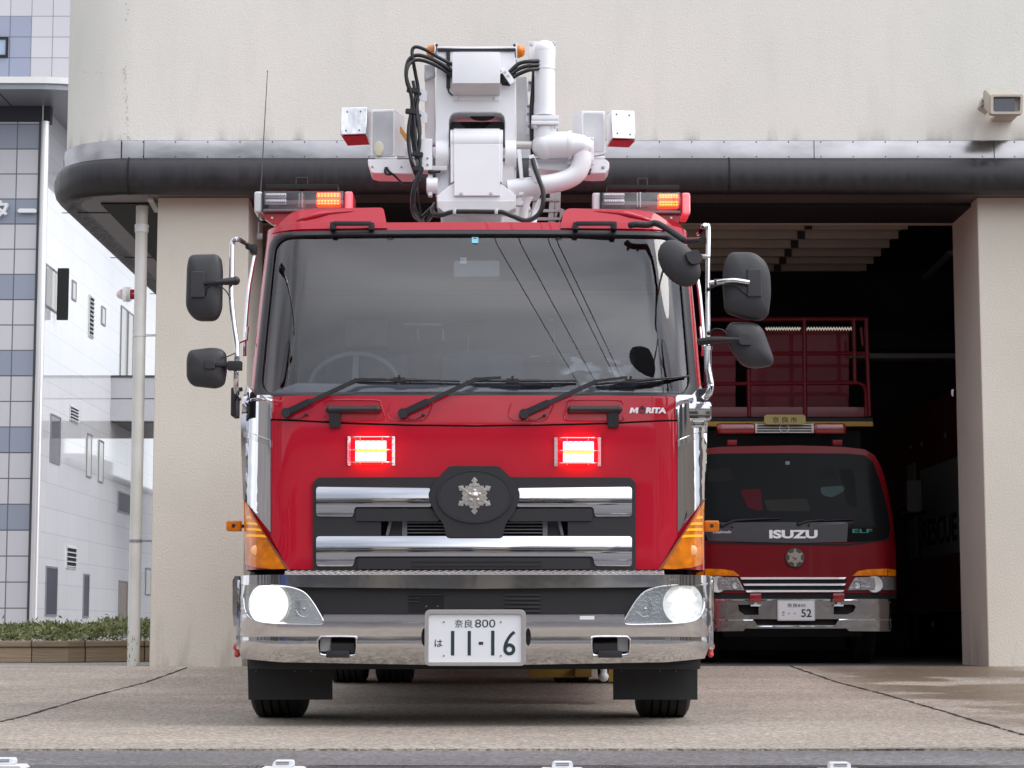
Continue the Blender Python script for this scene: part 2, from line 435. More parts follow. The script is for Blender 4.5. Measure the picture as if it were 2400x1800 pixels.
YE = WG(1200, 1757).y                      # where the concrete apron meets the road
ground_strip('ground', -160, 160, [-120, 11.5, YB, 260], M['asphalt'], -0.012)
ground_strip('road', -60, 60, [-30, YE + .2], M['asphalt'], -0.004)
ground_strip('gutter', -60, 60, [YE - 1.75, WG(1200, 1793).y], M['wetasphalt'], 0.0)
ground_strip('apron', -16, 16, [YE, 11.5, YB + 0.02], M['apron'], 0.004)
ground_strip('pavement', -40, -3.2, [YB + 0.02, 40], M['pave'], 0.003)
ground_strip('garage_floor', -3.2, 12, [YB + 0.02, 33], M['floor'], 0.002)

def joint(name, pts, w=0.012):
    b = B(); P = []
    for i, (a, c) in enumerate(pts[:-1]):
        q = pts[i + 1]; n = 26
        for k in range(n + (i == len(pts) - 2)):
            t = k / n; rx_, ry_ = a + (q[0] - a) * t, c + (q[1] - c) * t; lo_, hi_ = 7.0, YB + 3
            for _ in range(40):
                mid = (lo_ + hi_) / 2
                if W(rx_, ry_, mid).z > gz(mid): lo_ = mid
                else: hi_ = mid
            P.append(W(rx_, ry_, lo_))
    A = []; C = []
    for i, p in enumerate(P):
        d = (P[min(i + 1, len(P) - 1)] - P[max(i - 1, 0)]); d.z = 0; d.normalize(); nrm = Vector((-d.y, d.x, 0))
        ww = w * random.uniform(0.35, 1.25); j = nrm * random.uniform(-0.006, 0.006)
        for lst, s in ((A, 1), (C, -1)):
            q = p + nrm * s * ww + j; lst.append(b.bm.verts.new((q.x, q.y, gz(q.y) + 0.0075)))
    for i in range(len(P) - 1): b.bm.faces.new((A[i], A[i + 1], C[i + 1], C[i]))
    return tag(b.build(name, M['darkgap'], smooth=False), kind='structure')
joint('apron_joint', [(0, 1694), (60, 1680), (215, 1634), (345, 1600), (440, 1566)])
joint('apron_joint', [(1850, 1562), (1960, 1600), (2090, 1634), (2260, 1684), (2400, 1726)])
joint('apron_joint', [(0, 1637), (110, 1634), (215, 1633)], 0.004)
joint('apron_edge_seam', [(1960, 1758), (2100, 1757), (2400, 1756)], 0.010)

# ================================================================ FIRE STATION
M['stucco'] = mat('sprayed_stucco', (0.725, 0.712, 0.665), 0.9, var=0.07, vscale=0.8, bump=0.45, bscale=75, bdist=0.006, tint2=(0.68, 0.68, 0.625))
M['stucco_low'] = mat('sprayed_stucco_beige', (0.64, 0.605, 0.525), 0.9, var=0.06, vscale=1.2, bump=0.5, bscale=60, bdist=0.008)
M['trim'] = mat('stainless_trim', (0.41, 0.40, 0.41), 0.26, metal=1.0, bump=0.2, bscale=1.4, bdist=0.05, rvar=0.08, vscale=2.2, vstretch=(1, 1, 3), var=.3)
M['fascia'] = mat('dark_metal_fascia', (0.032, 0.031, 0.036), 0.42, metal=0.2, var=0.35, vscale=3.5, vstretch=(7, 7, 0.25), rvar=0.12)
M['soffit'] = mat('brown_soffit_metal', (0.16, 0.14, 0.135), 0.4, metal=0.3, var=0.2, vscale=1.5)
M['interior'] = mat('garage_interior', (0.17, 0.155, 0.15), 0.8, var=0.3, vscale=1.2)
st = empty('fire_station', (3, 18.7, ZB), 'beige stuccoed fire station with a dark rounded fascia above the open garage bay', 'building')

z_tr0, z_tr1 = W(1000, 372, 18.45).z, W(1000, 331, 18.45).z
z_f0 = W(1000, 457, 18.6).z
def plan_path(off=0.0, y_end=31.0, x_end=13.0):
    """outline of the upper storey, seen from above; off moves it outwards"""
    pts = [(x_end, 18.45 - off)]
    for i in range(1, 24): pts.append((x_end + (-3.3 - x_end) * i / 24, 18.45 - off))
    r = 0.7 + off
    for k in range(19):
        a = R(90 * k / 18); pts.append((-3.3 - r * sin(a), 19.15 - r * cos(a)))
    for i in range(1, 13): pts.append((-4.0 - off, 19.15 + (y_end - 19.15) * i / 12))
    return pts
def sweep(name, profile, material, y_end=31.0, smooth=True, bev=0, xr=None):
    b = B(); rings = []
    for off, z in profile: rings.append([b.bm.verts.new((x, y, z)) for x, y in plan_path(off, y_end)])
    for A, C in zip(rings, rings[1:]):
        for i in range(len(A) - 1): b.bm.faces.new((A[i], A[i + 1], C[i + 1], C[i]))
    return b.build(name, material, st, bevel=bev, smooth=smooth, angle=60)
sweep('upper_wall', [(0, z_tr1 - 0.05), (0, 8.6), (-0.3, 8.6), (-0.3, 8.4)], M['stucco'])
sweep('metal_trim', [(-.02, z_tr1 + .004), (0.022, z_tr1 + .004), (0.028, z_tr1 - .005), (0.028, z_tr0), (0.0, z_tr0 - .001)], M['trim'])
zz = z_tr0
prof = [(0.01, zz)]
for k in range(11):
    a = R(90 - 18 * k); prof.append((0.02 + 0.10 * cos(a) if a > 0 else 0.02 + 0.10 * cos(a), (zz + z_f0) / 2 + (zz - z_f0) / 2 * sin(a)))
prof = [(0.01, zz), (0.05, zz - .005), (0.085, zz - .05), (0.10, zz - .11), (0.10, zz - .18), (0.085, zz - .24), (0.05, zz - .285), (0.0, zz - .315), (-0.06, z_f0 + .004), (-0.14, z_f0)]
sweep('rounded_fascia', prof, M['fascia'])
# joints in trim and fascia
b = B()
for px in (1008, 284, 337, 1908, 2330 ):
    x = W(px, 350, 18.42).x; b.box((x - .003, 18.418, z_tr0), (x + .003, 18.424, z_tr1))
b.build('trim_joint', M['darkgap'], st)
for px in (299, 1710):
    b = B(); x = W(px, 400, 18.35).x
    P = [(x, 18.45 - o - .004, z) for o, z in prof]
    for a, c in zip(P, P[1:]): b.bar(a, c, .012, .010)
    b.build('fascia_joint', M['darkgap'], st)
b = B()
for i in range(60):
    x = -3.2 + i * 0.28
    for z in (z_tr0 + .012, z_tr1 - .012): b.cyl((x, 18.425, z), (x, 18.419, z), 0.006, n=8)
b.build('rivet_row', M['darkgrey'], st)
# soffit under the overhang (rounded corner)
b = B(); pp = [(x, y) for x, y in plan_path(-0.14)] + [(-2.9, 31), (-2.9, 19.9), (13, 19.9)]
b.prism([(x, y) for x, y in pp], 0, 0.05, Matrix(((1, 0, 0, 0), (0, 0, 1, 0), (0, 1, 0, z_f0), (0, 0, 0, 1))))
b.build('soffit', M['soffit'], st, smooth=False)
b = B(); b.box((-3.66, 18.95, z_f0 - .012), (-3.02, 23.2, z_f0 - .002)); b.build('soffit_recess_shade', M['dark'], st)  # flat dark panel; the shade of a recess is put into its colour
b = B()
for y in (19.4, 21.8, 24.2): b.box((-4.1, y, z_f0 - .006), (-3.66, y + .012, z_f0 - .0005))
b.build('soffit_joint', M['darkgap'], st)
b = B(); b.box((-2.95, 18.95, z_f0 - .035), (9.2, 19.74, z_f0 - .003)); b.build('shutter_box', M['dark'], st)
# pillars
pxl0 = W(360, 1000, YB).x; pxl1 = W(576, 1000, YB).x; pxr0 = W(2303, 1000, YB).x
b = B(); b.box((pxl0, YB, ZB - .05), (pxl1, YB + 1.08, z_f0 - .001)); b.build('left_pillar', M['stucco_low'], st, bevel=.008)
b = B(); b.box((pxr0, YB, ZB - .05), (pxr0 + 2.6, YB + 1.08, z_f0 - .001)); b.build('right_pillar', M['stucco_low'], st, bevel=.008)
xd = W(2254, 1300, YB + 1.1).x
b = B(); b.box((xd, YB + 1.08, ZB), (xd + .35, YB + 1.16, z_f0 - .04)); b.build('door_frame', M['whitedull'], st)
b = B(); b.box((xd - .01, YB + 1.06, ZB), (xd + .03, YB + 1.079, ZB + .30)); b.build('corner_guard', M['dark'], st)
z_l0 = W(1900, 522, 19.8).z; z_l1 = z_f0 - .04
b = B(); b.box((-2.9, 19.78, z_l0), (xd, 19.84, z_l1)); b.build('lintel_strip', mat('lintel_paint', (0.40, 0.36, 0.29), 0.7), st)
# walls of the garage body
b = B(); b.box((pxl0, YB + 1.08, ZB - .05), (pxl0 + .25, 31, z_f0)); b.build('side_wall', M['stucco_low'], st)
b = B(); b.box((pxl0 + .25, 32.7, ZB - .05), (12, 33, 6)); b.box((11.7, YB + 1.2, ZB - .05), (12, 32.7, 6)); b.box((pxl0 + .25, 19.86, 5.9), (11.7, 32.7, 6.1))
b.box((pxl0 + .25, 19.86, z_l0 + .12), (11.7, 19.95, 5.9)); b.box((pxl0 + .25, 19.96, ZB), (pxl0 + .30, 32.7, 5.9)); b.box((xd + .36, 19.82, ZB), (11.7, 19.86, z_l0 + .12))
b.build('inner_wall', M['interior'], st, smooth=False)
b = B(); b.box((-4, 19.2, 8.35), (13, 31, 8.45)); b.build('flat_roof', M['soffit'], st)
# raised sectional door panels under the ceiling
mdoor = mat('door_panel_paint', (0.34, 0.31, 0.26), 0.6, var=0.15)
zb_ = W(1900, 537, 20.2).z
for i, Y in enumerate((20.2, 20.7, 21.2, 21.7, 22.15, 22.6)):
    xr_ = W(2128, 537, 20.2).x
    b = B(); b.box((-2.8, Y, zb_), (xr_, Y + .035, zb_ + .10), bev=.01); b.box((-2.8, Y + .035, zb_ + .06), (xr_, Y + .42, zb_ + .10)); b.build('door_panel', mdoor, st)
    b = B(); xx = W(1894, 537, 20.2).x; b.box((xx - .035, Y - .03, zb_ - .005), (xx + .035, Y + .0, zb_ + .07)); b.build('door_hinge', M['dark'], st)
for (xa, ya, xb, yb_, X) in ((2168, 650, 2228, 592, 5.6), (2040, 760, 2084, 720, 6.0)):
    b = B(); b.bar(WX(xa, ya, X), WX(xb, yb_, X), .07, .05); b.build('ceiling_lamp', M['whitedull'], st)
b = B(); b.box((-2.7, 30.0, 4.35), (11.6, 30.2, 4.6)); b.build('ceiling_beam', mat('beam_paint', (0.12, 0.11, 0.1), 0.7), st)
b = B(); b.box((2.6, 26.0, 3.72), (5.4, 26.25, 3.78)); b.build('light_fixture', M['whitedull'], st)
b = B(); b.prism([Q(2229, 914, YB + 1.05), Q(2234, 912, YB + 1.05), Q(2233, 930, YB + 1.05), Q(2229, 926, YB + 1.05)], YB + 1.03, YB + 1.05); b.build('door_switch', M['letter'], st)
# dirt line above the trim, drips, and a patched crack on the upper wall
def add_dirt(m, z_edge, height, strength, up=True):
    t = m.node_tree; p = t.nodes['Principled BSDF']; nn = t.nodes.new; ll = t.links.new
    src = p.inputs['Base Color'].links[0].from_socket
    co = nn('ShaderNodeTexCoord'); se = nn('ShaderNodeSeparateXYZ'); ll(co.outputs['Object'], se.inputs[0])
    mr = nn('ShaderNodeMapRange'); mr.inputs['From Min'].default_value = z_edge; mr.inputs['From Max'].default_value = z_edge + (height if up else -height)
    mr.inputs['To Min'].default_value = 1; mr.inputs['To Max'].default_value = 0; ll(se.outputs[2], mr.inputs[0])
    mpp = nn('ShaderNodeMapping'); mpp.inputs['Scale'].default_value = (3.5, 3.5, .7); ll(co.outputs['Object'], mpp.inputs[0])
    no = nn('ShaderNodeTexNoise'); no.inputs['Scale'].default_value = 1.6; no.inputs['Detail'].default_value = 7; ll(mpp.outputs[0], no.inputs[0])
    r = nn('ShaderNodeMapRange'); r.inputs['From Min'].default_value = .48; r.inputs['From Max'].default_value = .68; ll(no.outputs['Fac'], r.inputs[0])
    a = nn('ShaderNodeMath'); a.operation = 'MULTIPLY'; ll(mr.outputs[0], a.inputs[0]); ll(r.outputs[0], a.inputs[1])
    c = nn('ShaderNodeMath'); c.operation = 'MULTIPLY'; ll(a.outputs[0], c.inputs[0]); c.inputs[1].default_value = strength
    mxx = nn('ShaderNodeMix'); mxx.data_type = 'RGBA'; mxx.blend_type = 'MULTIPLY'; ll(c.outputs[0], mxx.inputs[0]); ll(src, mxx.inputs[6]); mxx.inputs[7].default_value = (.30, .28, .24, 1)
    ll(mxx.outputs[2], p.inputs['Base Color'])
add_dirt(M['stucco'], z_tr1 - ZB, .14, .5); add_dirt(M['stucco'], z_tr1 - ZB - .02, .05, 1.0); add_dirt(M['stucco'], z_tr1 - ZB, 2.4, .07)
add_dirt(M['stucco_low'], 0, .5, .55)
b = B(); rq = random.Random(11)
for (xa, ya, xb, yb2, n) in ((293, 150, 300, 328, 46), (300, 10, 298, 60, 6), (190, 168, 270, 172, 8)):
    for k in range(n):
        t = rq.random(); c = W(xa + (xb - xa) * t + rq.gauss(0, 2.5), ya + (yb2 - ya) * t + rq.gauss(0, 2), 18.449); r_ = rq.uniform(.003, .010)
        b.quad([c + Vector((r_ * cos(a_) * .6, 0, r_ * sin(a_))) for a_ in (0.2, 1.9, 3.3, 4.9)])
b.build('wall_speckle', mat('wall_stain', (.42, .40, .33), .9), st, smooth=False)
# drainpipe
xp = W(329, 600, YB + .06).x
b = B(); b.tube([(xp, YB + .1, ZB), (xp, YB + .1, W(329, 484, YB + .1).z)], .053, n=28)
pipe = b.build('drainpipe', mat('pvc_pipe_paint', (0.66, 0.66, 0.63), 0.4, var=0.12, vscale=2.5, tint2=(0.56, 0.56, 0.50)), st)
b = B(); zc = W(331, 536, YB + .1).z; b.tube([(xp, YB + .1, zc - .035), (xp, YB + .1, zc + .035)], .06, n=28)
b.tube([(xp, YB + .1, zc + .015), (xp, YB + .1, zc + .03)], .064, n=28); b.build('pipe_collar', M['whitedull'], pipe)
for py in (786, 1268):
    b = B(); z = W(320, py, YB + .1).z; b.tube([(xp, YB + .1, z - .012), (xp, YB + .1, z + .012)], .0575, n=28); b.box((xp, YB + .09, z - .009), (pxl0 + .01, YB + .11, z + .009)); b.build('pipe_clamp', M['grey'] if py > 1000 else M['whitedull'], pipe)
b = B()
for k in range(16):
    a = random.uniform(-2.6, -0.6); z = ZB + random.choice([random.uniform(.0, .12), random.uniform(.02, .2), random.uniform(.2, .34)])
    c = Vector((xp + .0535 * cos(a), YB + .1 + .0535 * sin(a), z)); w_ = random.uniform(.002, .006); h_ = random.uniform(.006, .022)
    tx = Vector((-sin(a), cos(a), 0)); q = [c + tx * w_ * sx_ + Vector((0, 0, h_ * sz_)) for sx_, sz_ in ((-1, -.6), (.3, -1), (1, .2), (-.2, 1))]
    b.quad(q)
b.build('paint_chip', M['darkgrey'], pipe, smooth=False)
b = B(); p0 = W(1, 1, 18); b.bar(W(352, 462, YB + .02), W(369, 492, YB + .35), .05, .05); b.build('soffit_bracket', M['whitedull'], st)

# ---------------------------------------------------------------- camera housing on the wall
cz = empty('security_camera', W(2360, 245, 18.4), 'beige box camera housing with dark window on the upper wall at the right edge', 'security camera')
mc = mat('camera_housing_paint', (0.47, 0.43, 0.36), 0.5, var=0.1)
def loft2(f, g, name, material, parent, bevel=0.004):
    b = B(); A = [b.bm.verts.new(p) for p in f]; C = [b.bm.verts.new(p) for p in g]; n = len(f)
    for i in range(n): b.bm.faces.new((A[i], A[(i + 1) % n], C[(i + 1) % n], C[i]))
    b.bm.faces.new(A); b.bm.faces.new(C[::-1]); return b.build(name, material, parent, bevel=bevel)
fr = [(2320, 232), (2324, 225), (2389, 225), (2395, 232), (2393, 269), (2320, 269)]
bk = [(2304, 216), (2308, 209), (2376, 209), (2382, 215), (2380, 252), (2304, 252)]
loft2([W(a, c, 17.95) for a, c in fr], [W(a, c, 18.3) for a, c in bk], 'housing', mc, cz)
b = B(); b.prism([rounded(QL([(2320, 224), (2396, 224), (2394, 270), (2319, 270)], 17.93), .02), rounded(QL([(2326, 229), (2390, 229), (2388, 264), (2326, 264)], 17.93), .015)[::-1]], 17.89, 17.95); b.build('visor_rim', mc, cz, bevel=.002)
b = B(); b.prism(rounded(QL([(2330, 227), (2379, 227), (2378, 261), (2329, 261)], 17.93), .012), 17.925, 17.949); b.build('window', M['glassdark'], cz)
b = B(); b.prism(QL([(2297, 249), (2304, 228), (2318, 240), (2316, 262)], 18.3), 18.3, 18.42); b.build('wall_bracket', mc, cz)
b = B(); b.box(W(2338, 262, 18.2), W(2372, 285, 18.46)); b.build('mounting_arm', mc, cz)
b = B(); b.tube([W(2303, 236, 18.28), W(2308, 243, 18.24), W(2302, 250, 18.3)], .006, n=8, smooth=4); b.build('cable', M['hose'], cz)

# ================================================================ LEFT: TILED TOWER AND WHITE SIDE
YT = 40.0
xt = W(86, 900, YT).x
tw_ = 0.478
zrow = W(60, 584, YT).z                     # a tile row boundary
blue_c = (0.29, 0.32, 0.39); grey_c = (0.58, 0.57, 0.60)
M['tile'] = tile_mat('grey_tile', grey_c, (0.14, 0.14, 0.16), tw_, tw_, 0.3, 'XZ', mortar=0.012, shift=(-(xt + .02) + 13.05, -zrow))
M['btile'] = tile_mat('blue_grey_tile', blue_c, (0.12, 0.13, 0.16), tw_, tw_, 0.3, 'XZ', mortar=0.012, shift=(-(xt + .02) + 13.05, -zrow))
M['wtile'] = tile_mat('white_glazed_tile', (0.95, 0.95, 0.96), (0.76, 0.76, 0.77), tw_ * 2.2, tw_, 0.04, 'YZ', mortar=0.010, spec=1.0, coat=1.0, shift=(0, -zrow))
tb = empty('tiled_tower', (xt - 3, YT, ZB), 'grey tiled tower with blue-grey bands and glossy white side wall on the left', 'building')
z_t = W(50, 286, YT).z
o_t = Vector((xt - 3, YT, ZB))
for mm in ('tile', 'btile', 'wtile'):        # object coordinates start at the tower's foot
    for nd in M[mm].node_tree.nodes:
        if nd.type == 'MATH': pass
def retile(m, ox, oz):
    ns = [n for n in m.node_tree.nodes if n.type == 'MATH']
    ns[0].inputs[1].default_value = ox; ns[1].inputs[1].default_value = oz
retile(M['tile'], 100 * tw_ - (xt - o_t.x), 100 * tw_ - (zrow - o_t.z)); retile(M['btile'], 100 * tw_ - (xt - o_t.x), 100 * tw_ - (zrow - o_t.z))
retile(M['wtile'], 100 * tw_ * 2.2, 100 * tw_ - (zrow - o_t.z))
b = B(); b.box((xt - 9, YT, ZB), (xt - .02, YT + .3, z_t)); b.build('front_wall', M['tile'], tb, smooth=False)
for py in (297 + 18, 494, 676, 858, 1040, 1226):
    zc = W(50, py, YT).z; k = round((zc - zrow) / tw_ - .5); z0 = zrow + k * tw_
    b = B(); b.box((xt - 9, YT - .006, z0 + .006), (xt - .022, YT - .001, min(z0 + tw_ - .006, z_t))); b.build('blue_tile_band', M['btile'], tb, smooth=False)
b = B(); b.box((xt - .02, YT + .002, ZB), (xt, 66, z_t + .55)); b.build('side_wall', M['wtile'], tb, smooth=False)
b = B(); b.tube([(xt + .05, YT - .03, ZB + .3), (xt + .05, YT - .03, z_t)], .075, n=24); b.build('corner_pipe', mat('steel_pipe', (0.78, 0.76, 0.76), 0.3, metal=0.6), tb)
b = B(); b.box((xt - .075, YT - .012, ZB), (xt - .02, YT - .002, z_t)); b.build('corner_edge_strip', M['darkgrey'], tb)
# canopy roof with rounded corner
zc0 = W(50, 250, YT + .1).z
def hplate(pts, z0, z1, name, material, parent, bevel=0):
    b = B(); b.prism(pts, 0, z1 - z0, Matrix(((1, 0, 0, 0), (0, 0, 1, 0), (0, 1, 0, z0), (0, 0, 0, 1)))); return b.build(name, material, parent, bevel=bevel, smooth=False)
cx1 = xt + 1.55
def cpath(o): return rounded([(xt - 9, 38.75 - o), (cx1 + o, 38.75 - o), (cx1 + o, 66), (xt - 9, 66)], [0, 1.5, 0, 0], 12)
hplate(cpath(0), zc0, zc0 + .1, 'canopy', mat('canopy_soffit', (0.30, 0.31, 0.34), 0.35, metal=0.4), tb)
hplate(cpath(.05), zc0 + .102, zc0 + .22, 'canopy_rim', mat('canopy_rim_paint', (0.75, 0.75, 0.73), 0.4), tb)
b = B(); b.box((xt - 3.22, 38.8, zc0 - .006), (xt - 3.2 + .01, 40, zc0 - .001)); b.box((xt - .62, 38.8, zc0 - .006), (xt - .60, 40, zc0 - .001)); b.build('canopy_joint', M['darkgap'], tb)
b = B(); b.box((xt - 9, YT + .04, z_t), (xt + .12, YT + .25, zc0)); b.build('dark_band', mat('dark_band_paint', (0.03, 0.03, 0.045), 0.5), tb)
# upper storey behind the canopy
YU = 46.0; uo = .465
M['utile'] = tile_mat('upper_grey_tile', (0.54, 0.53, 0.56), (0.25, 0.25, 0.28), uo, uo, 0.35, 'XZ', mortar=0.010)
M['ubtile'] = tile_mat('upper_blue_tile', (0.29, 0.315, 0.41), (0.12, 0.13, 0.16), uo, uo, 0.35, 'XZ', mortar=0.010)
ux = W(73, 100, YU).x; uz = W(50, 38, YU).z
for k in ('utile', 'ubtile'): retile(M[k], 100 * uo - (ux - o_t.x), 100 * uo - (uz - o_t.z))
b = B(); b.box((xt - 9, YU, zc0), (xt + 5, YU + .3, 20)); b.build('upper_wall', M['utile'], tb, smooth=False)
b = B(); b.box((xt - 9, YU - .006, uz - 3 * uo + .006), (ux - .006, YU - .001, uz - .006)); b.build('blue_tile_patch', M['ubtile'], tb, smooth=False)
wa, wb = W(-20, 88, YU), W(19, 135, YU)
b = B(); b.prism([[(wa.x, wb.z), (wb.x, wb.z), (wb.x, wa.z), (wa.x, wa.z)], [(wa.x + .05, wb.z + .05), (wb.x - .05, wb.z + .05), (wb.x - .05, wa.z - .05), (wa.x + .05, wa.z - .05)]], YU - .05, YU - .0065)
wf = b.build('window', M['dark'], tb)
b = B(); b.box((wa.x + .05, YU - .02, wb.z + .05), (wb.x - .05, YU - .0065, wa.z - .05)); b.build('pane', mat('upper_pane', (0.35, 0.42, 0.55), 0.05, spec=1), wf)
# sign letters
b = B()
def stroke(bb, pts, w, Y, d=.05): 
    for a, c in zip(pts, pts[1:]): bb.bar(W(*a, Y), W(*c, Y), d, w)
ysn = YT - .08
for pts in ([(46, 494), (81, 494)],):
    b.bar(W(46, 494, ysn), W(81, 494, ysn), .06, .075); 
for q in ((46, 494), (81, 494)): b.cyl(W(*q, ysn - .03), W(*q, ysn + .03), .0375, n=16)
b.build('sign_letter', M['letter'], tb)
_a, _c = Q(-19, 513, ysn), Q(22, 470, ysn); text_part('sign_letter', 'タ', (_a[0], _a[1], _c[0], _c[1], ysn), M['letter'], tb, .06, bold=.03)
# things on the side wall (plane x = xt)
M['louvre'] = mat('louvre_white', (0.62, 0.62, 0.62), 0.5)
def side_window(px0, px1, pyt, pyb, name='window', frame=M['grey'], pane=None, fw=.035, mull=False):
    A = WX(px0, pyt, xt); Bq = WX(px1, pyb, xt); C = WX(px0, pyb, xt)
    y0, y1, z0, z1 = A.y, Bq.y, C.z, A.z
    b = B()
    b.box((xt + .002, y0, z0), (xt + .022, y0 + fw, z1)); b.box((xt + .002, y1 - fw, z0), (xt + .022, y1, z1))
    b.box((xt + .002, y0 + fw, z0), (xt + .022, y1 - fw, z0 + fw)); b.box((xt + .002, y0 + fw, z1 - fw), (xt + .022, y1 - fw, z1))
    if mull: b.box((xt + .002, (y0 + y1) / 2 - .03, z0 + fw), (xt + .045, (y0 + y1) / 2 + .03, z1 - fw))
    w_ = b.build(name, frame, tb)
    if pane:
        b = B(); b.box((xt + .002, y0 + fw, z0 + fw), (xt + .012, y1 - fw, z1 - fw)); b.build('pane', pane, w_)
    return y0, y1, z0, z1, w_
def side_louvre(px0, px1, pyt, pyb):
    y0, y1, z0, z1, w_ = side_window(px0, px1, pyt, pyb, 'louvre_vent', M['louvre'], M['dark'], .03)
    b = B(); n = max(5, int((z1 - z0) / .085))
    for i in range(n):
        z = z0 + (i + .5) * (z1 - z0) / n; b.bar((xt + .03, y0 + .03, z), (xt + .03, y1 - .03, z), .03, .02)
    b.build('slat', M['louvre'], w_)
pn = M['glassdark']; lp = mat('pale_pane', (0.62, 0.62, 0.58), 0.1)
side_window(169, 177, 655, 702, pane=lp)
side_window(238, 246, 716, 760, pane=lp)
side_louvre(209, 217, 690, 790)
side_window(284, 309, 715, 884, pane=lp, mull=True)
side_window(118, 139, 968, 1083, pane=mat('reflecting_pane', (0.5, 0.5, 0.55), 0.02, metal=0.7))
side_louvre(163, 182, 948, 985)
side_window(203, 212, 1014, 1118, pane=lp); side_window(231, 240, 1030, 1130, pane=lp)
side_window(276, 305, 1150, 1200, pane=pn)
side_louvre(155, 177, 1277, 1332)
side_window(107, 131, 1326, 1444, pane=pn); side_window(195, 206, 1344, 1448, pane=pn); side_window(278, 296, 1360, 1460, pane=mat('brown_pane', (0.25, 0.18, 0.14), 0.2))
side_window(341, 352, 1330, 1395, pane=lp)
# open casement
y0, y1, z0, z1, w_ = side_window(107, 150, 617, 718, pane=lp)
A = WX(126, 613, xt); yh = A.y
b = B(); b.bar((xt + .17, yh + .1, z0 - .16), (xt + .17, yh + .1, z1 + .04), .22, .05, .01); 
b.build('open_casement', M['dark'], w_)
# bridge box
yb0 = WX(260, 900, xt).y; zz1 = W(300, 885, yb0).z; zz0 = W(300, 986, yb0).z
b = B(); b.box((xt + .001, yb0, zz0), (xt + 9, yb0 + 4.4, zz1)); b.build('link_bridge', mat('bridge_panel', (0.52, 0.52, 0.54), 0.3, var=.05), tb)
b = B(); b.box((xt + .001, yb0 - .02, zz1), (xt + 9, yb0 + 4.4, zz1 + .05)); b.box((xt + .01, yb0 - .004, (zz0 + zz1) / 2), (xt + 9, yb0 - .001, (zz0 + zz1) / 2 + .02)); b.build('bridge_cap', M['darkgrey'], tb)
b = B(); b.box((xt + .002, yb0 + .3, zz0 - .02), (xt + 9, yb0 + 4.3, zz0 - .002)); b.build('bridge_soffit', M['soffit'], tb)
# unseen grey hall, added behind the station for the glossy side wall to mirror
hall = empty('added_rear_hall', (-2, 58, ZB), 'unseen grey hall added behind the fire station for the glossy side wall to mirror', 'building')
b = B(); b.box((-4, 58, 0), (6, 66, 6.9)); b.box((-4, 66.01, 0), (6, 96, 5.5)); b.box((-4, 70, 5.5), (-1, 74, 6.1)); b.build('wall', mat('hall_wall', (.40, .39, .41), .8, var=.2, vscale=.6), hall)
b = B(); b.box((-4.1, 57.9, 6.9), (6.1, 66.1, 7.1)); b.box((-4.1, 66.12, 5.5), (6.1, 96.1, 5.65)); b.build('roof_edge', M['darkgrey'], hall)
# alarm lamp on the wall
al = empty('alarm_lamp', WX(298, 690, xt) , 'small red and white alarm lamp on the bright side wall of the tower', 'lamp')
c = WX(298, 690, xt) + Vector((.1, 0, 0))
b = B(); b.ball(c, .15, (1, .8, .8)); b.build('dome', M['redlens'], al)
b = B(); b.cyl(c + Vector((-.12, 0, 0)), c + Vector((-.02, 0, 0)), .17); b.build('mount', M['whitedull'], al)

# ---------------------------------------------------------------- planter and ground cover
pl = empty('planter', (-5.5, 21, ZB), 'low brown stone planter edge beside the drainpipe on the left', 'planter')
mst = tile_mat('planter_stone', (0.40, 0.30, 0.20), (0.07, 0.035, 0.025), 0.48, 5, 0.85, 'XZ', mortar=0.006, var=0.3)
_p = mst.node_tree.nodes['Principled BSDF']; _n = mst.node_tree.nodes.new('ShaderNodeTexNoise'); _n.inputs['Scale'].default_value = 14
_b = mst.node_tree.nodes.new('ShaderNodeBump'); _b.inputs['Distance'].default_value = .02; _b.inputs['Strength'].default_value = .7
mst.node_tree.links.new(_n.outputs['Fac'], _b.inputs['Height']); mst.node_tree.links.new(_b.outputs[0], _p.inputs['Normal'])
yp = 20.6
zc1 = W(60, 1502, yp).z; zc0p = W(60, 1517, yp).z
outer = [(-9, yp), (W(160, 1530, yp).x, yp), (-2.75, 22.1), (-2.75, 24.5), (-9, 24.5)]
inner = [(-9, yp + .25), (W(160, 1530, yp).x - .1, yp + .25), (-3.0, 22.3), (-3.0, 24.5), (-9, 24.5)]
Mz = lambda z: Matrix(((1, 0, 0, 0), (0, 0, 1, 0), (0, 1, 0, z), (0, 0, 0, 1)))
def ringh(o, i_, z0, z1, name, material):
    b = B(); n = len(o)
    for k in range(n - 2):
        q = [o[k], o[k + 1], i_[k + 1], i_[k]]; b.prism(q, 0, z1 - z0, Mz(z0))
    return b.build(name, material, pl, bevel=.012)
ringh(outer, inner, ZB, zc0p, 'stone_course', mst)
ringh([(x - .02 if x > -9 and False else x, y - .025) for x, y in outer], inner, zc0p + .002, zc1, 'coping', mst)
hplate([(-9, yp + .2), (-4.2, yp + .2), (-3.0, 22.2), (-3.0, 26), (-9, 26)], ZB + .05, zc1 - .05, 'soil', mat('soil', (0.06, 0.04, 0.03), 1.0), pl)
mleaf = mat('shrub_leaf', (0.42, 0.42, 0.22), 0.6, spec=.2, var=0.6, vscale=9, tint2=(0.10, 0.15, 0.045))
mleaf.node_tree.nodes['Principled BSDF'].inputs['Subsurface Weight'].default_value = 0.0
b = B(); rnd = random.Random(3)
def inside(x, y):
    if y < yp + .12: return False
    if x > -4.2: return (x + 4.2) / 1.35 * 1.5 + yp + .12 < y and x < -2.9
    return x > -8
cnt = 0
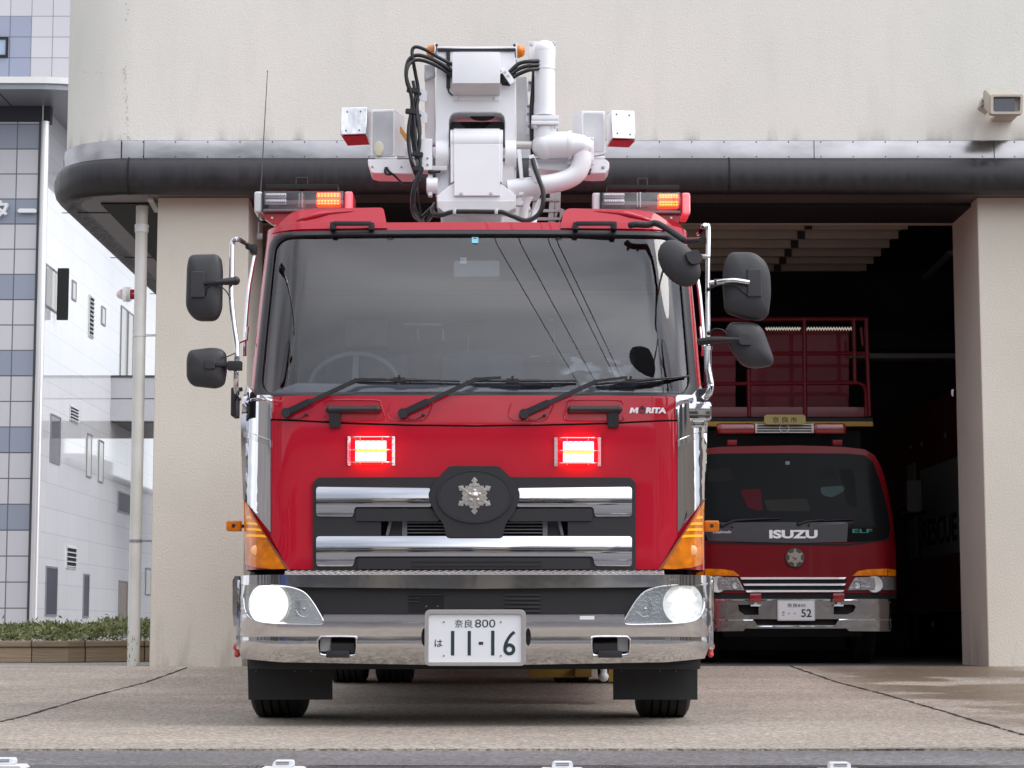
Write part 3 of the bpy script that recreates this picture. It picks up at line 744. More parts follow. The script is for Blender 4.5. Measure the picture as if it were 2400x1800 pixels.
while cnt < 17000:
    x = rnd.uniform(-6.5, -2.9); y = rnd.uniform(yp, 23.8)
    if not inside(x, y): continue
    hmax = .145 + .025 * sin(x * 3.1 + 1) + .02 * sin(x * 7.7 + y * 2) + .06 * min(1, (y - yp))
    z = zc1 - .04 + hmax * sqrt(rnd.random())
    if rnd.random() < .012: z += rnd.uniform(.02, .09)
    s = rnd.uniform(.008, .021); ln = rnd.uniform(1.8, 4.5)
    d = Vector((rnd.gauss(0, 1), rnd.gauss(-.3, 1), rnd.gauss(.7, .6))).normalized(); u = d.cross(Vector((rnd.gauss(0, 1), rnd.gauss(0, 1), rnd.gauss(0, 1)))).normalized()
    c = Vector((x, y - .06, z)); b.quad([c, c + d * s * ln * .5 + u * s * .6, c + d * s * ln, c + d * s * ln * .5 - u * s * .6]); cnt += 1
g = b.build('ground_cover', mleaf, smooth=False)
tag(g, 'low mixed green ground cover growing in the stone planter', 'plants', kind='stuff')

# ---------------------------------------------------------------- studs along the gutter
def make_stud(x, y, label):
    root = empty('kerb_block', (x, y, 0), label, 'kerb block', 'white blocks along the gutter')
    b = B(); b.prism([(x - .078, 0.0), (x + .078, 0.0), (x + .066, .012), (x - .066, .012)], y - .07, y + .05); b.build('base_plate', M['whitedull'], root, bevel=.002)
    b = B(); b.prism(rounded([(x - .036, .0125), (x + .036, .0125), (x + .034, .034), (x - .03, .034)], .008), y - .03, y + .035); hd = b.build('head', M['plate'], root, bevel=.003)
    b = B(); b.box((x - .022, y - .032, .022), (x + .022, y - .0295, .024)); b.box((x - .022, y - .032, .028), (x + .022, y - .0295, .030)); b.build('slot', M['darkgrey'], hd)
    return root
sy = WG(1200, 1800).y + .02
k0 = None
labels = ['white slotted block lying in the gutter at the far left', 'white slotted block in the gutter below the left headlight',
          'white slotted block in the gutter right of the number plate', 'white slotted block in the gutter in front of the small truck']
for px, pyb, lb in zip((6, 662, 1318, 1970), (1793, 1799, 1802, 1804), labels):
    g = WG(px, pyb + 8); x = g.x; sy = g.y + .03
    if k0 is None: k0 = make_stud(x, sy, lb)
    else:
        r_ = k0.copy(); COL.objects.link(r_); r_.location = (x, sy, 0); r_['label'] = lb
        for ch in k0.children:
            c_ = ch.copy(); COL.objects.link(c_); c_.parent = r_
            for g_ in ch.children:
                d_ = g_.copy(); COL.objects.link(d_); d_.parent = c_

# ================================================================ FIRE ENGINE
XC = W(1111, 1490, 10.45).x
tk = empty('fire_engine', (XC, 10.45, 0), 'large red fire engine with white folded boom and lit lamps in front of the bay', 'fire engine')
Z = lambda py, Y=10.6: W(1111, py, Y).z
z_b, z_w0, z_w1, z_r = Z(1334), Z(930, 10.6), Z(545, 10.9), Z(526, 10.95)
def hw(z):
    if z < z_w0: return 1.148
    return 1.148 - 0.045 * min(1, (z - z_w0) / (z_w1 - z_w0))
def lean(z):
    if z < z_w0: return 10.56 + 0.02 * (z - z_b)
    t = (z - z_w0) / (z_w1 - z_w0)
    return 10.56 + 0.02 * (z_w0 - z_b) + 0.22 * t + 0.07 * t * t
def bow(s):
    s = min(abs(s), 0.9999); v = 0.055 * s * s
    if s > .78: v += 0.26 * (1 - sqrt(max(0, 1 - ((s - .78) / .22) ** 2)))
    return v
def F(x, z): return lean(z) + bow((x - XC) / hw(z))

# --- cab shell
levels = [z_b, Z(1258), Z(1190), Z(1100), Z(1000), Z(960), z_w0] + [z_w0 + (z_w1 - z_w0) * k / 10 for k in range(1, 11)] + [z_w1 + .5 * (z_r - z_w1), z_r]
WS = .952
ss = sorted(set([round(-1 + .05 * k, 3) for k in range(41)] + [-WS, WS, -.985, .985, -.97, .97, -.993, .993, -.42, .42, -.925, .925]))
b = B(); g = []
for z in levels:
    row = []; h = hw(z)
    side = [2.1, 1.8, 1.2, .9, .55, .3]
    yF = lean(z) + bow(1)
    for d in side: row.append(b.bm.verts.new((XC - h, yF + d - .15, z)))
    for s in ss: row.append(b.bm.verts.new((XC + s * h, lean(z) + bow(s), z)))
    for d in side[::-1]: row.append(b.bm.verts.new((XC + h, yF + d - .15, z)))
    g.append(row)
ns = len(side)
for i in range(len(levels) - 1):
    for j in range(len(g[0]) - 1):
        a0, a1 = j - ns, j + 1 - ns
        if 0 <= a0 and a1 < len(ss):
            if abs(ss[a0]) <= WS and abs(ss[a1]) <= WS and levels[i] >= z_w0 + .0 and levels[i + 1] <= z_w1 + .001: continue
            if abs(ss[a0]) <= .421 and abs(ss[a1]) <= .421 and levels[i] >= Z(1259) and levels[i + 1] <= Z(1189): continue
        b.bm.faces.new((g[i][j], g[i][j + 1], g[i + 1][j + 1], g[i + 1][j]))
b.bm.faces.new(g[-1]); b.bm.faces.new([r[0] for r in g] + [r[-1] for r in g][::-1])
cab = b.build('cab_body', M['red'], tk, angle=50)

def plate3(name, loops_px, material, d0, d1, parent=tk, bevel=.004, rounding=0, mode='px', dx=.04, dz=.08, Fn=None, angle=35):
    Fn = Fn or F
    if not isinstance(loops_px[0][0], (tuple, list)): loops_px = [loops_px]
    lp = [QS(l, Fn, d0) for l in loops_px]
    if rounding: lp = [rounded(l, rounding) for l in lp]
    b = B(); b.prism(lp, d0, d1); b.conform(Fn, dx, dz)
    return b.build(name, material, parent, bevel=bevel, angle=angle)
def mir(pts, c=1111.0): return [(2 * c - x, y) for x, y in pts][::-1]

# --- windshield frame and glass
def ring_on(name, outer, inner, material, parent, d_front, d_back, thick_in=.02, Fn=None):
    Fn = Fn or F; b = B(); n = len(outer); rows = []
    for (ox, oz), (ix, iz) in zip(outer, inner):
        mx, mz = (ox + ix) / 2, (oz + iz) / 2
        P = [(ox, d_back, oz), (ox * .96 + ix * .04, d_front * .3, oz * .96 + iz * .04), (ox * .8 + ix * .2, d_front, oz * .8 + iz * .2), (ox * .25 + ix * .75, d_front, oz * .25 + iz * .75), (ix, d_front * .2, iz), (ix, thick_in, iz)]
        rows.append([b.bm.verts.new((x, Fn(x, z) + d, z)) for x, d, z in P])
    for k in range(n):
        A = rows[k]; C = rows[(k + 1) % n]
        for q in range(len(A) - 1): b.bm.faces.new((A[q], A[q + 1], C[q + 1], C[q]))
    return b.build(name, material, parent, angle=60)
def dens(pts, st=.05):
    out = []
    for i, p in enumerate(pts):
        q = pts[(i + 1) % len(pts)]; d = math.dist(p, q); n = max(1, int(d / st))
        for k in range(n): out.append((p[0] + (q[0] - p[0]) * k / n, p[1] + (q[1] - p[1]) * k / n))
    return out
oc = QS([(586, 926), (1636, 926), (1600, 545), (622, 545)], F, 0)
h0, h1 = hw(oc[0][1]), hw(oc[2][1])
zo0 = QS([(1111, 938)], F)[0][1]; zo1 = QS([(1111, 538)], F)[0][1]; zi0 = QS([(1111, 918)], F)[0][1]; zi1 = QS([(1111, 553)], F)[0][1]
def trap(s0, s1, za, zb_, r):
    pts = [(XC + s1 * hw(zb_), zb_), (XC - s1 * hw(zb_), zb_), (XC - s0 * hw(za), za), (XC + s0 * hw(za), za)]
    out = []; L_ = 4
    for i in range(4):
        p = Vector(pts[i]); a = (Vector(pts[i - 1]) - p).normalized(); c = (Vector(pts[(i + 1) % 4]) - p).normalized()
        for k in range(13):
            t = k / 12; out.append(tuple((p + a * r) * (1 - t) ** 2 + p * 2 * t * (1 - t) + (p + c * r) * t ** 2))
    # equal densification of the straight runs
    res = []
    for i in range(4):
        seg = out[i * 13:(i + 1) * 13]; nxt = out[((i + 1) % 4) * 13]; res += seg
        p = seg[-1]; m_ = 40 if i % 2 == 0 else 16
        for k in range(1, m_): res.append((p[0] + (nxt[0] - p[0]) * k / m_, p[1] + (nxt[1] - p[1]) * k / m_))
    return res
fo = trap(.972, .972, zo0, zo1, .075); fi = trap(.932, .935, zi0, zi1, .085)
ring_on('windshield_frame', fo, fi, M['rubber'], tk, -.016, .004, .02)
b = B(); rows = []
for i in range(13):
    z = z_w0 + (z_w1 - z_w0) * i / 12; rows.append([b.bm.verts.new((XC + s * hw(z), F(XC + s * hw(z), z) + .006, z)) for s in [WS * (-1 + k / 30) for k in range(61)]])
for A, C in zip(rows, rows[1:]):
    for k in range(60): b.bm.faces.new((A[k], A[k + 1], C[k + 1], C[k]))
ws = b.build('windshield', M['wind'], tk, angle=80)
b = B(); b.prism(QS([(1106, 556), (1121, 556), (1121, 570), (1106, 570)], F, .004), .0, .004); b.conform(F); st_ = b.build('inspection_sticker', mat('sticker_blue', (0.22, 0.55, 0.70), 0.5), ws)
z3 = QS([(1110, 557.5), (1117, 568.5)], F); text_part('sticker_number', '3', (z3[0][0], z3[1][1], z3[1][0], z3[0][1], F(z3[0][0], z3[0][1]) - .001), M['ink'], ws, .001, bold=.02)
for px in (915, 1310):
    p = onsurf(px, 559, F, -.001); b = B(); b.box((p.x - .017, p.y, p.z - .002), (p.x + .017, p.y + .002, p.z + .001)); b.box((p.x - .002, p.y, p.z), (p.x + .002, p.y + .002, p.z + .008)); b.build('glass_mark', M['rubber'], ws)

# --- roof fairings, header band
def fairing(pts, name):
    lp = rounded(QL(pts, 10.95), [.0, .02, .05, .03, .02, .02, 0])
    b = B(); b.prism(lp, 0, 1.25); b.cut(.06)
    for v in b.bm.verts:
        if v.co.y < .01: v.co.y = F(v.co.x, max(z_w1, min(v.co.z, z_r))) - .01 + .5 * max(0, v.co.z - z_r)
        else: v.co.y = 12.2
    return b.build(name, M['red'], tk, bevel=.012, seg=3)
LF = [(633, 541), (652, 521), (684, 494), (720, 489), (899, 488), (907, 526), (909, 541)]
fairing(LF, 'roof_fairing'); fairing([(1313, 541), (1315, 526), (1322, 490), (1502, 492), (1538, 500), (1570, 521), (1590, 541)], 'roof_fairing')
# rounded shoulders outside the fairings
for sgn in (-1, 1):
    b = B(); P = []
    c = onsurf(1111 + sgn * 478, 545, F); b.tube([(XC + sgn * 1.0, c.y + .06, z_r - .03), (XC + sgn * 1.03, c.y + .5, z_r - .01), (XC + sgn * 1.03, 12.0, z_r - .01)], .075, n=20, smooth=4)
    b.build('roof_shoulder', M['red'], tk)
    b = B(); x0 = XC + sgn * .98
    b.tube([onsurf(1111 + sgn * 445, 528, F, -.004), onsurf(1111 + sgn * 395, 512, F, -.006), onsurf(1111 + sgn * 340, 500, F, -.004), onsurf(1111 + sgn * 250, 494, F, .004)], [.003, .012, .014, .01, .004], n=10, smooth=4); b.build('roof_swage', M['red'], tk)
b = B(); zz_ = z_r + .002; b.box((XC - .42, 10.98, zz_), (XC + .42, 12.1, zz_ + .008)); b.build('roof_walkway', M['steel'], tk)
# --- lower front panels
seamL = [(635, 986), (800, 994), (960, 999), (1111, 1001), (1262, 999), (1420, 995), (1587, 988)]
bot = [(1587, 1258), (1546, 1335), (676, 1335), (635, 1258)]
gh = [(893, 1190), (1331, 1190), (1331, 1258), (893, 1258)]
plate3('front_panel', [seamL + bot, gh[::-1]], M['red'], -.022, .0, bevel=.006)
plate3('wiper_panel', [(636, 930), (1587, 930), (1587, 983.5)] + [(x, y - 4.5) for x, y in seamL[::-1][1:-1]] + [(636, 981.5)], M['red'], -.018, .0, bevel=.005)
plate3('panel_gap', [(636, 978), (1587, 978), (1587, 995), (1111, 1008), (636, 995)], M['darkgap'], -.008, 0, bevel=0)
# swage lines of the handle recesses
for m in (False, True):
    pts = [(762, 948), (775, 938), (880, 938), (893, 950), (900, 978), (880, 987), (770, 986), (762, 975)]
    if m: pts = mir(pts)
    b = B(); P = [onsurf(x, y, F, -.019) for x, y in pts]; b.tube(P, .0042, n=8, smooth=5, closed=False); b.build('recess_lip', M['red'], tk)
    pts2 = [(770, 946), (884, 946), (890, 958), (888, 978), (772, 978), (768, 960)]
    if m: pts2 = mir(pts2)
    plate3('handle_recess', pts2, mat('recess_shade_red', (0.33, 0.006, 0.018), .35, coat=.5), -.0205, -.012, bevel=.003, rounding=.01)  # flush plate in darker red, with the recess shade put into the colour
    bar_ = [(772, 960), (884, 960)]
    if m: bar_ = [(2222 - x, y) for x, y in bar_]
    A, Bp = [onsurf(x, y, F, -.045) for x, y in bar_]
    b = B(); b.tube([A, Bp], .0165, n=18); s_ = 1 if not m else -1
    for e, q in ((A, 0), (Bp, 1)): b.ball(e, .0185, n=14)
    c0 = onsurf(785 if not m else 1437, 960, F, -.045); c1 = onsurf(785 if not m else 1437, 1003, F, -.03)
    b.bar(c0 + Vector((0, .005, 0)), c1, .055, .022, .004); b.box((Bp.x - .012, Bp.y, Bp.z - .01), (Bp.x + .012, Bp.y + .05, Bp.z + .01)); b.box((A.x - .012, A.y, A.z - .01), (A.x + .012, A.y + .05, A.z + .01))
    b.build('grab_handle', M['blackp'], tk)
# wiper pivots plates
for px in (942, 1226):
    b = B(); P = [onsurf(x, y, F, -.0195) for x, y in [(px - 28, 945), (px - 34, 970), (px - 20, 985), (px + 40, 986), (px + 58, 978), (px + 74, 942)]]; b.tube(P, .0035, n=8, smooth=4); b.build('recess_lip', M['red'], tk)
# upper grab handles
for cxp in (826, 1395):
    A = onsurf(cxp - 46, 529, F, -.05); Bp = onsurf(cxp + 44, 529, F, -.05); zt = Vector((0, 0, .012))
    b = B(); b.box((A.x, A.y - .015, A.z), (Bp.x, A.y + .012, A.z + .022), .008)
    for p in (A, Bp): b.box((p.x - .014, A.y - .012, p.z - .02), (p.x + .014, A.y + .05, p.z + .018), .006)
    b.build('grab_handle', M['blackp'], tk)
# --- grille surround with emblem bulge
gs = [(733, 1345), (733, 1132), (745, 1119), (1028, 1118), (1052, 1093), (1170, 1093), (1196, 1118), (1477, 1119), (1490, 1132), (1490, 1345)]
plate3('grille_surround', [gs, gh[::-1]], M['blackp'], -.034, -.012, bevel=.006)
hub = [(1053, 1092), (1170, 1092), (1205, 1128), (1221, 1159), (1208, 1196), (1182, 1232), (1180, 1259), (1044, 1259), (1042, 1232), (1016, 1196), (1003, 1159), (1019, 1128)]
plate3('emblem_base', hub, M['blackp'], -.062, -.03, bevel=.008, rounding=.03)
eo = QS([(1112, 1163), (1200, 1163), (1112, 1100)], F, -.07); ecx, ecz = eo[0]; erx = eo[1][0] - ecx; erz = eo[2][1] - ecz
b = B(); b.prism([ell(ecx, ecz, erx, erz, 56), ell(ecx, ecz, erx * .95, erz * .93, 56)[::-1]], -.070, -.05); b.conform(F); b.build('emblem_rim', M['blackp'], tk, bevel=.003)
b = B(); b.prism(ell(ecx, ecz, erx * .95, erz * .93, 56), -.0665, -.05); b.conform(F); eb = b.build('emblem_dish', mat('emblem_dish_paint', (0.02, 0.02, 0.024), .4), tk)
# snow-crystal fire service emblem
M['silver'] = mat('silver_emblem', (0.62, 0.58, 0.54), 0.3, metal=0.9, var=.25, vscale=60)
def crystal(cx, cz, R_, y, name, parent, material, dep=.006):
    sec = [(1.0, 0), (.82, 12.5), (.70, 6.5), (.66, 9), (.66, 15), (.73, 18), (.64, 20), (.67, 25), (.585, 27), (.62, 30)]
    pts = []
    for k in range(6):
        base = 90 - 60 * k
        for r, a in sec: pts.append((r, base - a))
        for r, a in sec[::-1][1:-1]: pts.append((r, base - 60 + a))
    lp = [(cx + R_ * r * cos(R(a)), cz + R_ * r * sin(R(a))) for r, a in pts]
    b = B(); b.prism(lp, y - dep, y)
    for k in range(6):
        a = R(90 - 60 * k); b.bar((cx + R_ * .3 * cos(a), y - dep - .001, cz + R_ * .3 * sin(a)), (cx + R_ * .93 * cos(a), y - dep, cz + R_ * .93 * sin(a)), R_ * .07, R_ * .07)
        a2 = R(60 - 60 * k); b.bar((cx + R_ * .28 * cos(a2), y - dep - .001, cz + R_ * .28 * sin(a2)), (cx + R_ * .56 * cos(a2), y - dep, cz + R_ * .56 * sin(a2)), R_ * .05, R_ * .05)
    em = b.build(name, material, parent, bevel=.0006 if R_ > .06 else 0)
    b = B(); hx = [(cx + R_ * .42 * cos(R(30 + 60 * k)), cz + R_ * .42 * sin(R(30 + 60 * k))) for k in range(6)]; b.prism(hx, y - dep - R_ * .05, y - dep)
    b.lathe([(0, -R_ * .15), (R_ * .1, -R_ * .14), (R_ * .2, -R_ * .07), (R_ * .24, 0)], (cx, y - dep - R_ * .04, cz), 'Y', 20)
    for k in range(5):
        a = R(90 + 72 * k); b.ball((cx + R_ * .27 * cos(a), y - dep - R_ * .06, cz + R_ * .27 * sin(a)), R_ * .1, (1, .5, 1), 10)
    b.build('emblem_centre', material, em)
    return em
yE = F(ecx, ecz) - .066
crystal(ecx, ecz + .002, .092, yE, 'fire_service_emblem', eb, M['silver'])
# chrome bars
def chrome_bar(name, pts, dep=.05):
    lp = rounded(QS(pts, F, -dep), [.016] * len(pts)); zs = [p[1] for p in lp]; za, zb2 = min(zs), max(zs)
    b = B(); b.prism(lp, 0, .03); b.cut(.03, .012)
    for v in b.bm.verts:
        t = (v.co.z - za) / (zb2 - za)
        d = 0 if v.co.y > .02 else 0.030 * (1 - t) ** 1.0 * -0.0 + 0.008 * (2 * t - 1) ** 2 - .004 * t
        v.co.y += F(v.co.x, v.co.z) - dep + d
    return b.build(name, M['chrome'], tk, bevel=.0035, angle=40)
chrome_bar('chrome_grille_bar', [(741, 1141), (1010, 1144), (1003, 1159), (1012, 1188), (831, 1188), (828, 1211), (741, 1210)])
chrome_bar('chrome_grille_bar', mir([(741, 1141), (1010, 1144), (1003, 1159), (1012, 1188), (831, 1188), (828, 1211), (741, 1210)]))
chrome_bar('chrome_grille_bar', [(741, 1257), (1481, 1257), (1481, 1327), (1394, 1326), (1390, 1304), (832, 1304), (828, 1327), (741, 1327)])
for pts in ([(834, 1192), (1010, 1192), (1032, 1212), (1028, 1222), (834, 1221)], mir([(834, 1192), (1010, 1192), (1032, 1212), (1028, 1222), (834, 1221)])):
    plate3('grille_blade', pts, M['blackp'], -.046, -.02, bevel=.006, rounding=.008)
plate3('lower_blade', [(838, 1308), (1384, 1308), (1384, 1334), (838, 1334)], M['blackp'], -.047, -.02, bevel=.006, rounding=.008)
for y in (1316, 1326):
    plate3('lower_blade_groove', [(962, y), (1270, y), (1270, y + 3), (962, y + 3)], M['darkgap'], -.049, -.046, bevel=0)
# radiator behind the grille
ya = F(XC, Z(1225)) + .10
b = B(); b.box((XC - .50, ya, Z(1262)), (XC + .50, ya + .05, Z(1180))); b.build('radiator', M['dark'], tk)
b = B()
for k in range(9):
    z = Z(1186) - k * .0165
    b.box((XC - .335, ya - .03, z), (XC + .335, ya, z + .005), .001)
for sx in (-1, 1):
    b.box((XC + sx * .345 - .012, ya - .035, Z(1262)), (XC + sx * .345 + .012, ya - .02, Z(1180)))
    b.bar((XC + sx * .43, ya - .04, Z(1255)), (XC + sx * .40, ya - .04, Z(1195)), .015, .015)
b.build('radiator_slats', M['grey'], tk)
for sx in (-1, 1):
    b = B(); b.box((XC + sx * .36, ya - .025, Z(1258)), (XC + sx * .42, ya - .01, Z(1188))); b.build('radiator_tank', M['darkgrey'], tk)
b = B()
for px in (806, 850, 1382, 1417):
    p = onsurf(px, 1341, F, -.02); b.tube([(p.x + .009 * cos(2 * pi * k / 14), p.y, p.z + .009 * sin(2 * pi * k / 14)) for k in range(14)], .0025, n=6, closed=True)
b.build('eyelet', M['darkgrey'], tk)
plate3('lower_valance', [(690, 1336), (1532, 1336), (1532, 1352), (690, 1352)], M['blackp'], -.03, 0, bevel=.002)
# --- chrome corner panels
cl = [(577, 902), (600, 926), (634, 926), (634, 1248), (600, 1205), (570, 1168), (566, 1080), (564, 990), (570, 930)]
cpar = []
for m in (False, True):
    pts = mir(cl) if m else cl
    cpar.append(plate3('chrome_corner_panel', pts, M['chrome'], -.026, .02, bevel=.005, dx=.02, dz=.05, angle=60))
    pts = [(633.5, 928), (638, 928), (638, 981), (633.5, 981)]; plate3('chrome_edge_strip', mir(pts) if m else pts, M['chrome'], -.026, -.01, bevel=.001)
    # air deflector grip edge
    pts = [(571, 1010), (633, 1032), (633, 1048), (571, 1024)]; plate3('corner_step', mir(pts) if m else pts, M['chromewavy'], -.036, -.02, bevel=.004, dx=.02)
# --- turn signals
sg = [(571, 1174), (582, 1186), (672, 1333), (640, 1334), (600, 1330), (574, 1322)]
for m in (False, True):
    pts = mir(sg) if m else sg
    t_ = plate3('turn_signal', pts, M['amber'], -.034, .0, bevel=.006, dx=.02, angle=60)
    for (xa, xb, y) in ((575, 590, 1209), (575, 604, 1224), (575, 613, 1238), (575, 624, 1253)):
        q = [(xa, y), (xb - 4, y + 1), (xb + 1, y + 7), (xa, y + 6)]
        plate3('reflector_stripe', mir(q) if m else q, M['amberbright'], -.0385, -.033, t_, bevel=.001, dx=.02)
    q = [(568, 1168), (574, 1174), (679, 1336), (672, 1336)]; plate3('signal_rim', mir(q) if m else q, mat('signal_rim_paint', (0.25, 0.07, 0.03), .3), -.036, .0, t_, bevel=.001, dx=.02)
    bb = onsurf(600 if not m else 1622, 1290, F, -.03); b = B(); b.ball(bb, .026, (1, .35, 1)); b.build('bulb_cover', mat('bulb_cover_amber', (.9, .45, .2), .15, coat=1, emit=(1, .5, .2), estr=.15), t_)
    # side marker lamp on a stalk
    c = W(549 if not m else 1667, 1233, 10.95); b = B(); b.box(c - Vector((.038, .03, .027)), c + Vector((.038, .03, .027)), .014, 3); mk = b.build('side_marker', M['amber'], tk)
    b = B(); b.box((c.x + (.03 if not m else -.09), c.y, c.z - .008), (c.x + (.09 if not m else -.03), c.y + .03, c.z + .008)); b.cyl(c + Vector((0, -.031, 0)), c + Vector((0, -.03, 0)), .01, n=14); b.build('marker_stalk', M['blackp'], mk)
# --- maker's lettering
def surf_text(name, body, px0, py1, px1, py0, material, parent, off, Fn=None, **k):
    Fn = Fn or F; a = onsurf(px0, py1, Fn, off); c = onsurf(px1, py0, Fn, off)
    return text_part(name, body, (a.x, a.z, c.x, c.z, off), material, parent, F=Fn, **k)
_M = [(0, 0), (.16, 1), (.42, 1), (.52, .5), (.76, 1), (1.02, 1), (.94, 0), (.70, 0), (.76, .6), (.55, .12), (.42, .12), (.34, .6), (.25, 0)]
b = B(); b.prism(QS([(1475 + 21 * u, 968.5 - 13 * v) for u, v in _M], F, -.02), -.0225, -.018); b.conform(F); b.build('maker_lettering', M['letter'], tk)
for nm, bo, x0, x1 in (('R', 'RITA', 1513, 1561),):
    surf_text('maker_lettering', bo, x0, 968.5, x1, 955.5, M['letter'], tk, -.0195, shear=.12, bold=.06, space=.98)
surf_text('maker_lettering', 'O', 1497, 969.5, 1513, 952.5, mat('dark_red_letter', (0.12, .004, .02), .4), tk, -.0195, bold=.04)
surf_text('maker_lettering', 'I', 1503.5, 960, 1506.5, 951, M['dark'], tk, -.021, bold=.02)
# --- wipers
def wiper(piv, elbow, tip, b0, b1, bm_):
    P = [onsurf(*piv, F, -.045), onsurf((piv[0] * .68 + elbow[0] * .32), (piv[1] * .68 + elbow[1] * .32), F, -.055)]
    e = onsurf(*elbow, F, -.05); t = onsurf(*tip, F, -.04)
    b = B(); b.bar(P[0], P[1] + (P[1] - P[0]) * .1, .017, .036, .005); b.bar(P[1], e, .011, .022, .003); b.bar(e, t, .009, .013, .002)
    b.cyl(P[0] + Vector((0, -.02, 0)), P[0] + Vector((0, .03, 0)), .024, n=20)
    w_ = b.build('wiper_arm', M['blackp'], tk)
    A, C = onsurf(*b0, F, -.022), onsurf(*b1, F, -.022); b = B(); n = 14
    def pt(t, o): return onsurf(b0[0] + (b1[0] - b0[0]) * t, b0[1] + (b1[1] - b0[1]) * t, F, o)
    b.tube([pt(k / n, -.016) for k in range(n + 1)], .0045, n=6)
    b.tube([pt(k / n, -.032 if .08 < k / n < .92 else -.02) for k in range(n + 1)], [.003] + [.006] * n, n=6)
    b.tube([pt(.22 + .56 * k / n, -.045) for k in range(n + 1)], [.004] * 3 + [.009] * (n - 5) + [.004] * 3, n=6)
    c = pt(.42, -.045); b.box(c - Vector((.03, .01, .013)), c + Vector((.03, .01, .012)), .004); b.box(c - Vector((.006, .01, 0)), c + Vector((.006, .01, .024)), .002)
    b.build('wiper_blade', M['blackp'], w_)
    b = B(); q = onsurf(piv[0] + 48, piv[1] + 4, F, -.03); b.tube([P[0] + Vector((.02, 0, -.02)), P[0] + Vector((.055, 0, -.03)), q], .0022, n=6, smooth=4); b.ball(q, .0085, n=10); b.build('washer_nozzle', M['blackp'], w_)
wiper((670, 968), (838, 890), (905, 889), (832, 888), (1078, 893), 0)
wiper((944, 969), (1118, 888), (1175, 885), (1092, 893), (1352, 892), 0)
wiper((1228, 970), (1400, 893), (1470, 884), (1380, 902), (1614, 882), 0)
# --- red flashing lamps in wire guards
M['led'] = mat('lit_red_lamp', (0.9, 0.1, 0.05), .3, emit=(1.0, 0.42, 0.30), estr=5)
M['ledrim'] = mat('lit_red_lens', (0.6, 0.0, 0.01), .3, emit=(1.0, 0.0, 0.012), estr=9)
M['led2'] = mat('lit_lamp_band', (0.9, 0.3, 0.02), .3, emit=(1.0, 0.42, 0.03), estr=2.6)
for gx in ((814, 926, 831, 908), (1299, 1409, 1318, 1394)):
    x0, x1, a0, a1 = gx; off = 2 if x0 > 1000 else 0
    root_ = plate3('flashing_lamp', [(a0, 1030 + off), (a1, 1030 + off), (a1, 1081 + off), (a0, 1081 + off)], M['ledrim'], -.068, -.02, bevel=.006, rounding=.012)
    for (ya_, yb_) in ((1033, 1052), (1060, 1080)):
        for k in range(6):
            xa = a0 + 2 + (a1 - a0 - 4) * k / 6; xb = a0 + 2 + (a1 - a0 - 4) * (k + 1) / 6 - .8
            plate3('led_cell', [(xa, ya_ + off), (xb, ya_ + off), (xb, yb_ + off), (xa, yb_ + off)], M['led'], -.0705, -.066, root_, bevel=0, rounding=.003)
    plate3('led_band', [(a0 + 2, 1053 + off), (a1 - 2, 1053 + off), (a1 - 2, 1059 + off), (a0 + 2, 1059 + off)], M['led2'], -.0695, -.066, root_, bevel=0)
    b = B()
    for x in (x0 + 4, x1 - 4):
        A = onsurf(x, 1023 + off, F, -.03); C = onsurf(x, 1091 + off, F, -.03); b.bar(A, C, .015, .006, .001)
        for y in (1028, 1041, 1073, 1086):
            q = onsurf(x, y + off, F, -.036); b.cyl(q, q + Vector((0, -.004, 0)), .003, n=8)
    for y in (1025, 1055, 1084):
        b.tube([onsurf(x0 + 6, y + off, F, -.04), onsurf(x0 + 18, y + off - 1, F, -.080), onsurf((x0 + x1) / 2, y + off - 1, F, -.086), onsurf(x1 - 18, y + off - 1, F, -.080), onsurf(x1 - 6, y + off, F, -.04)], .0026, n=6, smooth=4)
    for x in (x0 + 30, x1 - 30):
        b.tube([onsurf(x, 1022 + off, F, -.074), onsurf(x, 1034 + off, F, -.074)], .0018, n=6); b.tube([onsurf(x, 1077 + off, F, -.074), onsurf(x, 1088 + off, F, -.074)], .0018, n=6)
    b.build('wire_guard', mat('guard_steel', (.8, .78, .78), .25, metal=.8), root_)
    zt_ = onsurf(x0 + 6, 1025, F, -.04)

# ---------------------------------------------------------------- bumper
HB = 1.165
zb0, zb1 = Z(1553, 10.45), Z(1350, 10.45)
def FB(x, z):
    s = min(abs(x - XC) / HB, .9999)
    y = 10.45 + .05 * s * s
    if s > .80: y += .24 * (1 - sqrt(max(0, 1 - ((s - .80) / .20) ** 2)))
    t = (z - zb0) / (zb1 - zb0)
    if t < .55: y += .055 * ((.55 - t) / .55) ** 2 - .0
    if t < .30: y += -.012 * sin(pi * (t / .3))
    return y
outer = [(551, 1350), (1668, 1350), (1673, 1360), (1673, 1440), (1668, 1490), (1652, 1543), (1560, 1552), (1111, 1560), (660, 1552), (566, 1543), (551, 1490), (545, 1440), (545, 1360)]
hlL = [(575, 1371), (640, 1372), (682, 1377), (712, 1388), (732, 1410), (748, 1436), (756, 1452), (753, 1463), (700, 1463), (640, 1461), (600, 1456), (582, 1445), (573, 1425), (571, 1395)]
slot = hlL[0:3] + [(700, 1378), (1111, 1380), (1522, 1378)] + mir(hlL)[-3:] + mir(hlL)[0:-3] + []
